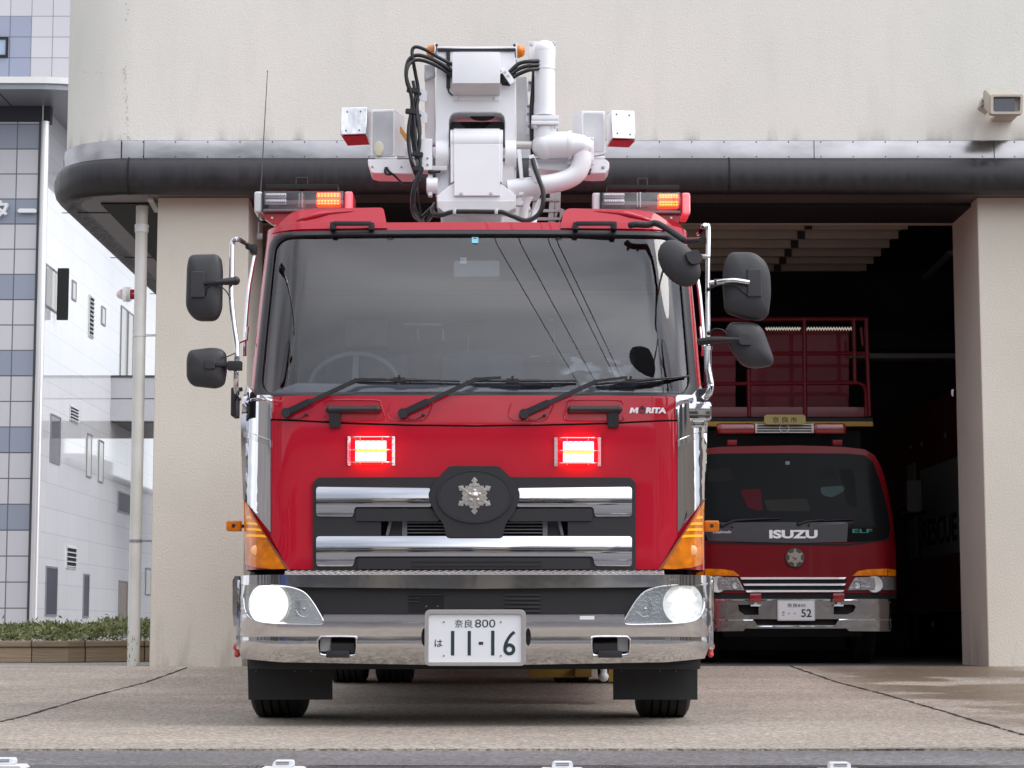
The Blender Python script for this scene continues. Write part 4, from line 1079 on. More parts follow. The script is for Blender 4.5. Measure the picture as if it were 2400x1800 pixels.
# union outline of both lamps and the dark slot between them
slotU = [(575, 1371), (640, 1372), (682, 1376), (1111, 1380), (1540, 1376), (1582, 1372), (1647, 1371), (1651, 1395), (1649, 1425), (1640, 1445), (1622, 1457), (1582, 1463), (1522, 1465), (1468, 1465), (1463, 1440), (1111, 1441), (759, 1440), (754, 1465), (700, 1465), (640, 1463), (600, 1457), (582, 1445), (573, 1425), (571, 1395)]
towL = [(752, 1492), (828, 1492), (835, 1500), (834, 1528), (826, 1536), (760, 1535), (747, 1527), (745, 1500)]
bl = plate3('bumper', [outer, slotU[::-1], towL[::-1], mir(towL)[::-1]], M['chromewavy'], 0, .035, Fn=FB, dx=.03, dz=.012, bevel=.007, angle=50)
bl.modifiers[0].segments = 3
# side returns of the bumper
for sgn in (-1, 1):
    b = B(); y0 = FB(XC + sgn * HB, (zb0 + zb1) / 2)
    x = XC + sgn * (HB - .002); b.box((x - .012, y0 - .01, zb0 + .06), (x + .012, y0 + .55, zb1 - .012), .008); b.build('bumper_side', M['chrome'], bl)
    b = B(); c = W(556 if sgn < 0 else 1665, 1525, 10.95); b.ball(c + Vector((0, 0, .02)), .022); b.ball(c + Vector((0, 0, -.018)), .016); b.cyl(c + Vector((0, 0, .02)), c + Vector((0, 0, -.02)), .014); b.build('corner_marker', mat('marker_red_white', (.6, .08, .08), .3), bl)
# lips around lamps and slot
for pts in (hlL, mir(hlL)):
    b = B(); P = [onsurf(x, y, FB, -.001) for x, y in pts]; b.tube(P, .004, n=8, smooth=3, closed=True); b.build('lamp_bezel', M['chrome'], bl)
for pts in (towL, mir(towL)):
    b = B(); P = [onsurf(x, y, FB, -.002) for x, y in pts]; b.tube(P, .0048, n=8, smooth=4, closed=True); b.build('tow_opening_lip', M['chrome'], bl)
for m in (False, True):
    b = B(); a = (lambda p: 2222 - p) if m else (lambda p: p)
    c0, c1 = onsurf(a(750), 1495, FB, .07), onsurf(a(775), 1527, FB, .07); b.box(c0, c1 + Vector((0, .03, 0)), .003); b.cyl(onsurf(a(758), 1500, FB, .066), onsurf(a(758), 1500, FB, .062), .009, n=14); b.build('tow_lug', M['whitedull'], bl)
    b = B(); c0, c1 = onsurf(a(764), 1525, FB, -.012), onsurf(a(821), 1541, FB, .05); b.box(c0, c1, .004); b.box(onsurf(a(776), 1508, FB, .03), onsurf(a(832), 1530, FB, .05)); b.build('tow_cover', M['blackp'], bl)
# tread plate step along the top, with raised bars
b = B(); yS = FB(XC, zb1); z0 = zb1 + .001
segs = 40
for k in range(segs):
    x0 = XC + (-.92 + 1.84 * k / segs); x1 = XC + (-.92 + 1.84 * (k + 1) / segs)
    b.quad([(x0, FB(x0, zb1) + .004, z0 - .004), (x1, FB(x1, zb1) + .004, z0 - .004), (x1, FB(x1, zb1) + .06, z0 + .026), (x0, FB(x0, zb1) + .06, z0 + .026)])
stp = b.build('step_plate', M['steel'], bl)
b = B(); k = 0; x = XC - .91
while x < XC + .91:
    for r_ in range(3):
        yy = .012 + r_ * .017; d = 1 if (k + r_) % 2 == 0 else -1
        a = Vector((x - .008 * d, FB(x, zb1) + yy - .004, z0 + (yy - .008) * .54)); c = Vector((x + .008 * d, FB(x, zb1) + yy + .008, z0 + (yy + .004) * .54)); b.bar(a, c, .004, .004)
    x += .0175; k += 1
b.build('tread_pattern', mat('tread_bars', (.66, .64, .63), .35, metal=.9), stp)
# dark slot panel
plate3('slot_panel', [(672, 1365), (1550, 1365), (1550, 1470), (672, 1470)], M['blackp'], .05, .06, Fn=FB, bevel=0, parent=bl)
b = B()
for k in range(5):
    a, c = onsurf(1184, 1393 + k * 9.5, FB, .040), onsurf(1266, 1396 + k * 9.5, FB, .052); b.box(a, c, .001)
for k in range(3):
    a, c = onsurf(958, 1393 + k * 8, FB, .040), onsurf(1038 - (k > 0) * 55, 1395 + k * 8, FB, .052); b.box(a, c, .001)
b.build('slot_vent', mat('vent_black', (.035, .034, .037), .35), bl)
plate3('sensor_recess', [(958, 1391), (1040, 1391), (1040, 1434), (958, 1434)], M['darkgap'], .046, .052, Fn=FB, bevel=.001, rounding=.006, parent=bl)
b = B()
for px in (999, 1026): c = onsurf(px, 1421, FB, .043); b.cyl(c, c + Vector((0, .005, 0)), .004, n=10)
b.build('sensor_bolt', M['chrome'], bl)
plate3('bumper_sticker', [(1359, 1443.5), (1393, 1443.5), (1393, 1452), (1359, 1452)], M['plate'], -.002, 0, Fn=FB, bevel=0, parent=bl)
for px in (994, 1238):
    c = onsurf(px, 1493, FB, -.0005); b = B(); b.prism(ell(c.x, c.z, .013, .042, 20), -.003, .004); b.conform(FB); b.build('mount_hole', M['darkgap'], bl)
# valance below the bumper
b = B(); b.box((XC - 1.10, 10.62, zb0 - .035), (XC + 1.10, 10.9, zb0 + .02), .01); b.build('under_valance', M['dark'], tk)
b = B(); b.box((XC - .8, 10.56, zb0 + .03), (XC + .8, 10.60, zb0 + .05)); b.build('bumper_beam', M['dark'], tk)

# --- headlights
M['hl_on'] = mat('lit_headlamp', (1, 1, 1), .3, emit=(1.0, 0.95, 0.82), estr=6)
M['hl_on2'] = mat('lit_headlamp_facet', (1, 1, 1), .3, emit=(1.0, 0.93, 0.74), estr=1.25)
M['hl_warm'] = mat('lit_headlamp_edge', (1, 1, 1), .3, emit=(1.0, 0.93, 0.72), estr=5)
for m in (False, True):
    pts = mir(hlL) if m else hlL
    hb = plate3('headlight', pts, mat('lit_lamp_housing', (0.78, 0.78, 0.78), .2, metal=.9, bump=.5, bscale=70, bdist=.004, emit=(1, .98, .86), estr=.05 if m else .14), .042, .049, Fn=FB, bevel=0, parent=tk, dx=.012)  # housing glows faintly, standing for lamp light spilled onto it
    plate3('lens', pts, M['lens'], .006, .009, hb, Fn=FB, bevel=0, dx=.02)
    cxp = 1601 if m else 629; c = onsurf(cxp, 1416, FB, .04)
    prof = []
    for k in range(13):
        t = k / 12; prof.append((.1 * t, .02 * (1 - t * t) - .025))
    b = B(); FH = lambda x, z: FB(x, z) - FB(c.x, c.z)
    b.lathe(prof, c, 'Y', 40); b.conform(FH, 0, 0)
    bo = b.build('reflector_bowl', mat('bowl_reflector', (.9, .9, .88), .12, metal=1.0, bump=.5, bscale=60, bdist=.004), hb)
    b = B()
    rr = random.Random(5 + m)
    if not m: segs_ = [(0, 360, .004, .084)]
    else: segs_ = [(14, 170, .008, .078), (195, 250, .03, .070), (285, 345, .03, .074)]
    for a0, a1, r0, r1 in segs_:
        n = int((a1 - a0) / 6)
        for k in range(n):
            aa, ab = R(a0 + (a1 - a0) * k / n), R(a0 + (a1 - a0) * (k + .86) / n)
            rr0, rr1 = r0 + rr.uniform(0, .006), r1 - rr.uniform(0, .012 if m else .004)
            def P_(r, a): return (c.x + r * cos(a), c.y + .02 * (1 - (r / .1) ** 2) - .029 + FH(c.x + r * cos(a), c.z + r * sin(a)), c.z + r * sin(a))
            rm = (rr0 + rr1) / 2; b.quad([P_(rr0, aa), P_(rm, aa), P_(rm, ab), P_(rr0, ab)]); b.quad([P_(rm, aa), P_(rr1, aa), P_(rr1, ab), P_(rm, ab)])
    b.build('lit_facet', M['hl_on2'] if m else M['hl_on'], hb, smooth=False)
    b = B()     # glowing outer ring of the reflector, in uneven facets
    for k in range(46):
        for q_ in range(3):
            if True: continue
            if m and 170 < 360 * k / 46 < 200: continue
            aa, ab = R(360 * k / 46), R(360 * (k + .9) / 46); r0 = .062 + .016 * q_ + rr.uniform(0, .003); r1 = r0 + .014
            f = lambda r, a: (c.x + r * cos(a) * 1.06, c.y + .06 * (1 - (min(r, .1) / .1) ** 2) - .036, c.z + r * sin(a) * .9)
            b.quad([f(r0, aa), f(r1, aa), f(r1, ab), f(r0, ab)])
    b.lathe([(.1015 * k / 14, .02 * (1 - (k / 14) ** 2) - .0268) for k in range(15)], c, 'Y', 44); b.conform(FH, 0, 0)
    gm = mat('lamp_glow', (.9, .9, .88), .3); gt = gm.node_tree; gp = gt.nodes['Principled BSDF']; gn = gt.nodes.new; gl_ = gt.links.new
    ge = gn('ShaderNodeNewGeometry'); gd = gn('ShaderNodeVectorMath'); gd.operation = 'DISTANCE'; gd.inputs[1].default_value = tuple(c)
    gr = gn('ShaderNodeMapRange'); gr.inputs['From Min'].default_value = .03; gr.inputs['From Max'].default_value = .115; gr.inputs['To Min'].default_value = 3.2 if not m else .62; gr.inputs['To Max'].default_value = .62 if not m else .2
    gx = gn('ShaderNodeTexNoise'); gx.inputs['Scale'].default_value = 32; gx.inputs['Detail'].default_value = 3
    gm1 = gn('ShaderNodeMapRange'); gm1.inputs['From Min'].default_value = .3; gm1.inputs['From Max'].default_value = .7; gm1.inputs['To Min'].default_value = .3; gm1.inputs['To Max'].default_value = 1.5
    gg = gn('ShaderNodeMath'); gg.operation = 'MULTIPLY'
    gl_(ge.outputs['Position'], gd.inputs[0]); gl_(gd.outputs['Value'], gr.inputs[0]); gl_(ge.outputs['Position'], gx.inputs['Vector']); gl_(gx.outputs['Fac'], gm1.inputs[0])
    gl_(gr.outputs[0], gg.inputs[0]); gl_(gm1.outputs[0], gg.inputs[1]); gl_(gg.outputs[0], gp.inputs['Emission Strength']); gp.inputs['Emission Color'].default_value = (1, .93, .76, 1)
    b.build('glowing_reflector', gm, hb)
    b = B(); b.cyl(c + Vector((0, -.03, 0)), c + Vector((0, .0, 0)), .012, n=16); b.build('bulb', M['hl_warm'], hb)
    b = B(); q = onsurf(1512 if m else 712, 1428, FB, .035); b.lathe([(.012, .03), (.03, .015), (.036, 0)], q, 'Y', 24); b.lathe([(0, -.006), (.009, -.004), (.010, .02)], q, 'Y', 14)
    for k in range(9):
        z = q.z + .035 - k * .0085; b.box((q.x - .045 + (k % 2) * .008, q.y + .008, z), (q.x + .03, q.y + .011, z + .0035))
    b.build('inner_reflector', M['chrome'], hb)
# --- number plate
fr_o = [(996, 1442), (1009, 1429), (1220, 1429), (1232, 1442), (1232, 1548), (1219, 1561), (1009, 1561), (996, 1548)]
yp_ = 10.405
lo = rrect(*Q(995, 1560.5, yp_), *Q(1232.5, 1429, yp_), .026); li = rrect(*Q(1003.5, 1553, yp_), *Q(1223, 1439, yp_), .014)
b = B(); b.prism([lo, li[::-1]], yp_ - .01, yp_ + .02); pf = b.build('number_plate', mat('plate_frame_metal', (.62, .59, .58), .3, metal=.85), tk, bevel=.005, seg=3)
yq = yp_ + .002; b = B(); b.prism(rrect(*Q(1004, 1552, yq), *Q(1222.5, 1439.5, yq), .012), yq, yq + .006); b.build('plate_face', M['plate'], pf)
b = B(); b.box((XC - .12, yp_ + .02, zb0 + .05), (XC + .12, 10.47, zb0 + .2)); b.build('plate_bracket', M['dark'], pf)
k_ = 2212 / 300
def PP(zx, zy): return Q(960 + zx / k_, 1380 + zy / k_, yq - .002)
def ptext(body, zx0, zy0, zx1, zy1, bold=0): a = PP(zx0, zy1); c = PP(zx1, zy0); return text_part('plate_lettering', body, (a[0], a[1], c[0], c[1], yq), M['ink'], pf, .0015, bold=bold)
ptext('奈', 782, 532, 922, 670); ptext('良', 950, 532, 1092, 672); ptext('800', 1130, 530, 1482, 668); ptext('は', 432, 878, 568, 1002, .01)
for (a0, b0, a1, b1) in ((714, 728, 774, 1152), (1003, 728, 1060, 1152), (1408, 724, 1467, 1152), (1195, 916, 1272, 966)):
    p0, p1 = PP(a0, b1), PP(a1, b0); b = B(); b.prism(rrect(p0[0], p0[1], p1[0], p1[1], .0012), yq - .0015, yq); b.build('plate_lettering', M['ink'], pf)
b = B(); lo6 = []
cxx, czz, ro, ri = 1724, 1047, 105, 46
outer6 = [(cxx + ro * cos(R(a)), czz - ro * sin(R(a))) for a in range(88, -182, -8)]
stem_out = [(1622, 1000), (1640, 930), (1680, 850), (1730, 780), (1792, 726)]
stem_in = [(1832, 764), (1780, 806), (1735, 862), (1710, 905), (1696, 944)]
o6 = outer6 + stem_out + stem_in
i6 = [(cxx + ri * cos(R(a)), czz - ri * sin(R(a))) for a in range(0, 360, 15)]
b.prism([[PP(*p) for p in o6], [PP(*p) for p in i6]], yq - .0015, yq); b.build('plate_lettering', M['ink'], pf)
b = B()
for q in ((592, 572), (1578, 575), (592, 1158), (1577, 1156)):
    p = PP(*q); b.lathe([(0, -.004), (.0035, -.004), (.0045, -.002), (.0045, 0)], (p[0], yq, p[1]), 'Y', 16)
b.build('plate_screw', mat('screw_zinc', (.35, .34, .34), .4, metal=.8), pf)

# --- mudflaps, wheels, underside
for x0, x1 in ((580, 779), (1437, 1635)):
    lp = QL([(x0, 1556), (x1, 1556), (x1, 1640), (x0 + 2 if x0 < 1000 else x0, 1640)], 11.0); b = B(); b.prism(lp, 11.0, 11.012); b.build('mudflap', M['flap'], tk, bevel=.002)
    b = B(); a, c = W(x0 + 12, 1566, 10.99), W(x1 - 10, 1568.5, 10.99); b.box(a, c + Vector((0, .01, 0)))
    for px in (x0 + 20, x0 + 110, x1 - 50): q = W(px, 1573, 10.99); b.cyl(q, q + Vector((0, .01, 0)), .006, n=8)
    b.build('flap_strip', M['darkgrey'], tk)
def wheel(xc, yc, zc_, r=.47, w=.275, name='wheel', par=tk):
    b = B(); prof = [(r * .55, -w / 2 + .02), (r * .78, -w / 2), (r * .93, -w / 2 + .004), (r * .985, -w / 2 + .02)]
    n = 5
    for k in range(n):
        a = -w / 2 + .028 + (w - .056) * k / n; e = (w - .056) / n
        prof += [(r, a + .003), (r, a + e - .009), (r - .014, a + e - .008), (r - .014, a + e + .001)] if k < n - 1 else [(r, a + .003), (r, a + e)]
    prof += [(r * .985, w / 2 - .02), (r * .93, w / 2 - .004), (r * .78, w / 2), (r * .55, w / 2 - .02)]
    b.lathe(prof, (xc, yc, zc_), 'X', 64); wh = b.build(name, M['tyre'], par, angle=30)
    b = B(); b.lathe([(0, -.02), (.1, -.03), (.18, -.05), (r * .56, -w / 2 + .03), (r * .56, w / 2 - .03), (.18, .05), (0, .02)], (xc, yc, zc_), 'X', 32); b.build('rim', M['grey'], wh)
    return wh
xl = W(656, 1660, 11.55).x; xr = W(1553, 1660, 11.55).x
wheel(xl, 11.6, .478); wheel(xr, 11.6, .478)
for x in (xl + .02, xr - .02): wheel(x, 16.2, .47 + gz(16.2)); 
for x in (xl + .36, xr - .36): wheel(x, 16.2, .47 + gz(16.2))
b = B(); b.cyl((xl, 11.6, .46), (xr, 11.6, .46), .06); b.ball((XC, 11.6, .44), .13); b.build('front_axle', M['dark'], tk)
b = B(); b.box((XC - .42, 11.0, .52), (XC - .32, 18.0, .74)); b.box((XC + .32, 11.0, .52), (XC + .42, 18.0, .74)); b.box((XC - 1.05, 11.0, .62), (XC + 1.05, 12.6, .80)); b.box((XC - .9, 13.0, .36), (XC + .3, 15.2, .7)); b.box((XC - .3, 11.8, .34), (XC + .35, 12.9, .7)); b.build('chassis', M['dark'], tk)
b = B(); b.box(W(1240, 1588, 13.2), W(1345, 1566, 13.5), .01); b.box(W(1348, 1587, 13.1), W(1384, 1565, 13.3), .005); b.box(W(1427, 1598, 13.0), W(1436, 1560, 13.3)); b.build('yellow_jack_beam', M['yellow'], tk)
b = B(); c = W(1415, 1586, 13); b.ball(c, .03); b.cyl(c, c + Vector((0, 0, .08)), .02); b.build('hydraulic_fitting', M['whitedull'], tk)
b = B(); b.box((XC - 1.12, 13.0, .55), (XC + 1.12, 18.2, 2.25), .02); rb = b.build('rear_body', M['red'], tk)
b = B(); b.box((XC - .9, 12.5, .9), (XC + .9, 12.95, 2.0)); b.build('pump_bay', M['dark'], tk)
# --- cab interior
mi = mat('cab_trim', (0.26, 0.265, 0.28), .7, var=.2, vscale=3); mseat = mat('seat_cloth', (0.10, 0.105, 0.12), .8, var=.3, vscale=8)
b = B(); b.box((XC - 1.06, 12.45, 1.2), (XC + 1.06, 12.5, 2.4)); b.box((XC - 1.08, 11.0, 1.15), (XC + 1.08, 12.45, 1.2)); b.build('cab_interior', mi, tk)
b = B(); dsh = [(XC - 1.02, 1.40), (XC + 1.02, 1.40), (XC + 1.02, 1.66), (XC + .2, 1.665), (XC - .12, 1.69), (XC - .9, 1.70), (XC - 1.02, 1.66)]
b.prism(dsh, 10.80, 11.15); b.build('dashboard', mi, tk, bevel=.03, seg=3)
for x in (XC - .62, XC + .02, XC + .64):
    b = B(); b.box((x - .24, 11.75, 1.25), (x + .24, 11.92, 1.98), .06, 3); b.box((x - .25, 11.3, 1.25), (x + .25, 11.8, 1.42), .05, 3)
    if abs(x - XC) > .2: b.box((x - .13, 11.76, 2.0), (x + .13, 11.86, 2.17), .04, 3)
    b.build('seat', mseat, tk)
b = B(); cs = Vector((XC - .64, 11.22, 1.72)); ring = [cs + Vector((.235 * cos(2 * pi * k / 48), .10 * sin(2 * pi * k / 48), .19 * sin(2 * pi * k / 48))) for k in range(48)]; b.tube(ring, .016, n=10, closed=True); b.cyl(cs, cs + Vector((0, -.12, -.2)), .03)
for a in (200, 340, 90): b.bar(cs, cs + Vector((.23 * cos(R(a)), .1 * sin(R(a)), .18 * sin(R(a)))), .03, .015)
b.build('steering_wheel', mat('wheel_vinyl', (.10, .10, .11), .4), tk)
# plastic seat covers catching the light, rescue gear behind
mfilm = glass_mat('plastic_film', (.93, .93, .93), refl=1.0, base=.06, rough=.15)
for x, s in ((XC - .62, 1), (XC + .64, 1)):
    b = B(); n = 9; vs = []
    rr = random.Random(int(abs(x) * 100))
    for i in range(n):
        vs.append([b.bm.verts.new((x - .2 + .4 * j / (n - 1), 11.72 + rr.uniform(-.02, .02), 1.75 + .22 * i / (n - 1) + rr.uniform(-.01, .01))) for j in range(n)])
    for i in range(n - 1):
        for j in range(n - 1): b.bm.faces.new((vs[i][j], vs[i][j + 1], vs[i + 1][j + 1], vs[i + 1][j]))
    b.build('seat_cover', mfilm, tk)
b = B(); sb = mat('steel_bars', (.85, .84, .82), .35)
for (a0, b0, a1, b1, Y) in ((978, 770, 981, 798, 12.3), (1037, 770, 1041, 798, 12.3), (1097, 790, 1099, 826, 12.3), (1298, 775, 1300, 842, 12.3), (1281, 846, 1323, 848.5, 12.3), (946, 757, 1035, 763, 12.3), (1285, 745, 1298, 752, 12.3), (1243, 833, 1265, 837, 12.3)):
    b.box(W(a0, b1, Y), W(a1, b0, Y) + Vector((0, .02, 0)), .002)
b.build('gear_rail', sb, tk)
b = B()
for (a0, b0, a1, b1, Y) in ((1080, 733, 1138, 756, 12.35), (1042, 757, 1072, 764, 12.3), (928, 733, 936, 752, 12.3), (908, 824, 914, 838, 12.3), (972, 780, 977, 796, 12.32)):
    b.box(W(a0, b1, Y), W(a1, b0, Y) + Vector((0, .03, 0)), .004)
b.build('red_gear', M['reddark'], tk)
b = B(); b.box(W(1074, 838, 12.3), W(1130, 827, 12.3) + Vector((0, .05, 0)), .004); b.build('blue_case', mat('blue_case_plastic', (.08, .18, .42), .5), tk)
b = B(); b.box(W(1078, 621, 11.0), W(1094, 610, 11.0) + Vector((0, .02, 0)), .003); b.box(W(1079, 608, 11.0), W(1093, 604, 11.0) + Vector((0, .02, 0)), .001); b.build('recorder', M['letter'], tk)
b = B(); b.box((XC - .12, 11.0, 2.27), (XC + .12, 11.1, 2.36), .02); b.build('overhead_console', mi, tk)

# --- light bars on the roof
M['ledo'] = mat('lit_orange_red_led', (1, .3, .05), .3, emit=(1.0, 0.012, 0.002), estr=8.0)
M['ledy'] = mat('lit_yellow_led', (1, .6, .05), .3, emit=(1.0, 0.22, 0.015), estr=4.5)
M['pinklens'] = mat('lit_end_lens', (.75, .25, .28), .15, coat=1, emit=(1, .03, .06), estr=.8)
M['endlens'] = mat('clear_end_lens', (.62, .61, .63), .12, coat=1)
yl = 11.15
for x0, x1, ytop, ybt, bx0, bx1 in ((595, 827, 447, 490, 618, 700), (1388, 1618, 450, 494, 1570, 1596)):
    A = W(x0 + 20, ybt, yl); C = W(x1 - 20, ytop, yl)
    b = B(); b.box((A.x, yl, A.z - .012), (C.x, yl + .26, A.z), .006); b.box((A.x + .01, yl + .2, A.z), (C.x - .01, yl + .22, C.z - .01)); base = b.build('light_bar', mat('bar_base', (.16, .14, .15), .4), tk)
    b = B(); b.box((A.x + .002, yl + .002, A.z + .001), (C.x - .002, yl + .255, C.z), .012); b.build('clear_cover', M['smoke'], base)
    for (u0, u1, mt) in ((x0, x0 + 20, M['endlens']), (x1 - 20, x1, M['pinklens'])):
        p, q = W(u0, ybt + 8, yl + .01), W(u1, ytop + 1, yl + .01); b = B(); b.box(p, q + Vector((0, .24, 0)), .018, 3); b.build('end_cap', mt, base)
    for u in (x0 + 21, x1 - 21): b = B(); p, q = W(u - 1, ybt + 4, yl - .003), W(u + 1, ytop, yl - .003); b.box(p, q + Vector((0, .26, 0))); b.build('cap_seam', M['dark'], base)
    b = B()
    for (u0, u1, v0, v1) in ((x0 + 26, x0 + 76, 452, 462), (x0 + 26, x0 + 76, 466, 478)):
        p, q = W(u0, v1 + 2, yl + .04), W(u1, v0, yl + .04); b.box(p, q + Vector((0, .04, 0)), .008)
    for k in range(10):
        for v in (457, 472): p = W(x0 + 30 + k * 4.8, v, yl + .035); b.ball(p, .007, n=8)
    b.box(W(x0 + 105, 486, yl + .05), W(x0 + 107, 452, yl + .05) + Vector((0, .1, 0))); b.box(W(x0 + 112, 486, yl + .01), W(x0 + 114, 450, yl + .01) + Vector((0, .1, 0)))
    b.build('led_module', M['endlens'], base)
    b = B(); bg_ = B(); dy = ytop - 447
    uu0, uu1 = (742, 797) if x0 < 1000 else (1543, 1591)
    for (v0, v1) in ((451, 463), (466, 482)):
        p, q = W(uu0, v1 + dy, yl + .03), W(uu1, v0 + dy, yl + .03); b.box(p, q + Vector((0, .05, 0)), .01)
        for k in range(7):
            for w_ in (0, 1): c = W(uu0 + 5 + (uu1 - uu0 - 10) * k / 6, v0 + dy + (v1 - v0) * (.3 + .4 * w_), yl + .026); bg_.ball(c, .0050, (1.25, .4, .7), n=8)
    b.build('lit_led_module', M['ledo'], base); bg_.build('lit_led_cell', M['ledy'], base)
    # mounting bracket and the dark rail standing behind the bar
    p, q = (W(bx0, 524, yl + .05), W(bx1, ybt + 8, yl + .05)) if x0 < 1000 else (W(1540, 526, yl + .05), W(1596, ybt + 8, yl + .05))
    b = B(); sgn = 1 if x0 < 1000 else -1
    lp = [Q(620, 499, yl + .05), Q(700, 499, yl + .05), Q(700, 530, yl + .05), Q(640, 527, yl + .05), Q(620, 513, yl + .05)] if sgn > 0 else [Q(1520, 502, yl + .05), Q(1596, 502, yl + .05), Q(1594, 518, yl + .05), Q(1575, 530, yl + .05), Q(1520, 530, yl + .05)]
    b.prism(lp, yl + .04, yl + .10); bk_ = b.build('bar_bracket', M['red'], base, bevel=.003)
    b = B(); c = W(638 if sgn > 0 else 1573, 511, yl + .04); b.cyl(c, c + Vector((0, -.008, 0)), .006, n=10); b.build('bracket_bolt', M['steel'], bk_)
    r0, r1, v0, v1 = (623, 791, 431, 443) if sgn > 0 else (1423, 1592, 433, 444)
    b = B(); b.box(W(r0, v1, yl + .5), W(r1, v0, yl + .5) + Vector((0, .12, 0)), .004); b.box(W((r0 + r1) / 2 - 6, v1 + 22, yl + .52), W((r0 + r1) / 2 + 6, v1, yl + .52) + Vector((0, .05, 0)))
    ra = b.build('roof_rail', M['dark'], tk)
    b = B(); x_ = (694, 721) if sgn > 0 else (1495, 1517); b.tube([W(x_[0], v0, yl + .55), W(x_[0], v0 - 15, yl + .55), W(x_[1], v0 - 15, yl + .55), W(x_[1], v0, yl + .55)], .0022, n=6); b.build('wire_hoop', M['darkgrey'], ra)
# antenna
b = B(); b.tube([W(604, 548, 11.3), W(613, 420, 11.3), W(620, 290, 11.3), W(627, 167, 11.3)], [.004, .0032, .0025, .0018], n=8); b.ball(W(627, 167, 11.3), .004, n=8); an = b.build('antenna', M['darkgrey'], tk)
b = B(); b.box(W(602, 560, 11.3), W(615, 546, 11.3) + Vector((0, .03, 0)), .005); b.tube([W(606, 548, 11.3), W(608, 520, 11.3)], .006, n=8); b.build('antenna_mount', M['grey'], an)
# rain channel strip / side grab rails
for m in (False, True):
    a = (lambda p: 2222 - p) if m else (lambda p: p)
    b = B(); b.tube([W(a(597), 602, 11.25), W(a(590), 640, 11.2), W(a(582), 690, 11.15), W(a(574), 790, 11.1), W(a(573), 835, 11.1)], .011, n=12, smooth=5); b.build('side_rail', M['chrome'], tk)
    b = B(); b.tube([W(a(560), 803, 11.0), W(a(578), 796, 11.05), W(a(581), 766, 11.05)], .007, n=8); b.build('rail_bracket', M['chrome'], tk)

# ---------------------------------------------------------------- mirrors and their stays
def V3(px, py, Y): return W(px, py, Y)
mblk = mat('mirror_shell', (0.028, 0.027, 0.031), 0.48)
def shell(name, outline_px, Y, depth, parent, r=.03, material=None, bulge=.03, ang=0):
    """rounded mirror back: outline grown inward and forward in steps"""
    lp = rounded(QL(outline_px, Y), r, 8); cx = sum(p[0] for p in lp) / len(lp); cz = sum(p[1] for p in lp) / len(lp)
    b = B(); rows = []
    steps = [(1.0, depth), (1.0, .012), (.985, .004), (.955, -.003), (.90, -.010), (.78, -.018), (.55, -.026), (.25, -bulge), (.02, -bulge)]
    for s, d in steps:
        rows.append([b.bm.verts.new((cx + (x - cx) * s, Y + d + (x - cx) * ang, cz + (z - cz) * s)) for x, z in lp])
    for A, C in zip(rows, rows[1:]):
        for k in range(len(A)): b.bm.faces.new((A[k], A[(k + 1) % len(A)], C[(k + 1) % len(A)], C[k]))
    b.bm.faces.new(rows[0]); b.bm.faces.new(rows[-1][::-1])
    o = b.build(name, material or mblk, parent, angle=60)
    b = B(); q = rounded([(cx + (x - cx) * .93, cz + (z - cz) * .93) for x, z in lp], 0)
    b.prism(q, Y + depth + .001, Y + depth + .003)
    if ang: 
        for v in b.bm.verts: v.co.y += (v.co.x - cx) * ang
    b.build('mirror_glass', M['chrome'], o); return o
YM = 10.34
# left side
b = B(); b.tube([V3(600, 592, 10.9), V3(585, 578, 10.85), V3(570, 568, 10.75), V3(556, 561, YM), V3(547, 565, YM), V3(544, 580, YM), V3(543, 640, YM), V3(542, 695, YM), V3(548, 760, YM), V3(555, 810, YM), V3(555, 850, YM), V3(553, 905, YM + .05), V3(560, 935, 10.85)], .0125, n=16, smooth=6); sl_ = b.build('mirror_stay', M['chrome'], tk)
b = B(); b.box(V3(585, 592, 10.83), V3(604, 577, 10.9), .006); b.bar(V3(578, 578, 10.8), V3(596, 586, 10.86), .02, .02, .004); b.build('stay_bracket', M['blackp'], sl_)
b = B(); b.box(V3(540, 975, 10.75), V3(563, 915, 10.9), .012, 3); b.bar(V3(545, 918, 10.8), V3(566, 912, 10.85), .015, .02); b.build('stay_foot', M['blackp'], sl_)
m1 = shell('side_mirror', [(443, 596), (514, 594), (520, 625), (518, 725), (505, 750), (455, 750), (434, 722), (437, 622)], YM - .02, .05, tk, .035)
b = B(); b.box(V3(447, 697, YM - .06), V3(482, 638, YM - .03), .008, 3); b.build('mirror_pad', mblk, m1)
b = B(); b.bar(V3(478, 664, YM - .06), V3(505, 662, YM - .06), .018, .014, .004); P = [V3(505, 662, YM - .06), V3(530, 660, YM - .05), V3(552, 658, YM - .03)]; b.tube(P, [.010, .017, .02], n=14); b.ball(P[-1], .022); b.build('mirror_arm', M['blackp'], m1)
b = B(); b.tube([V3(482, 692, YM - .05), V3(487, 672, YM - .06), V3(505, 665, YM - .06), V3(528, 680, YM - .05), V3(540, 700, YM - .02)], .003, n=8, smooth=5); b.build('mirror_cable', M['hose'], m1)
m2 = shell('side_mirror', [(442, 820), (500, 813), (527, 820), (530, 862), (524, 900), (505, 909), (448, 903), (436, 885), (436, 840)], YM - .02, .05, tk, .03)
b = B(); b.box(V3(478, 865, YM - .06), V3(506, 844, YM - .03), .01, 3); b.build('mirror_pad', mblk, m2)
b = B(); b.bar(V3(505, 855, YM - .05), V3(535, 855, YM - .04), .022, .016, .004); b.box(V3(532, 866, YM - .06), V3(569, 849, YM - .0), .006); b.build('mirror_arm', M['blackp'], m2)
b = B(); b.tube([V3(520, 838, YM - .04), V3(532, 836, YM - .05), V3(550, 828, YM - .02)], .003, n=8, smooth=5); b.build('mirror_cable', M['hose'], m2)
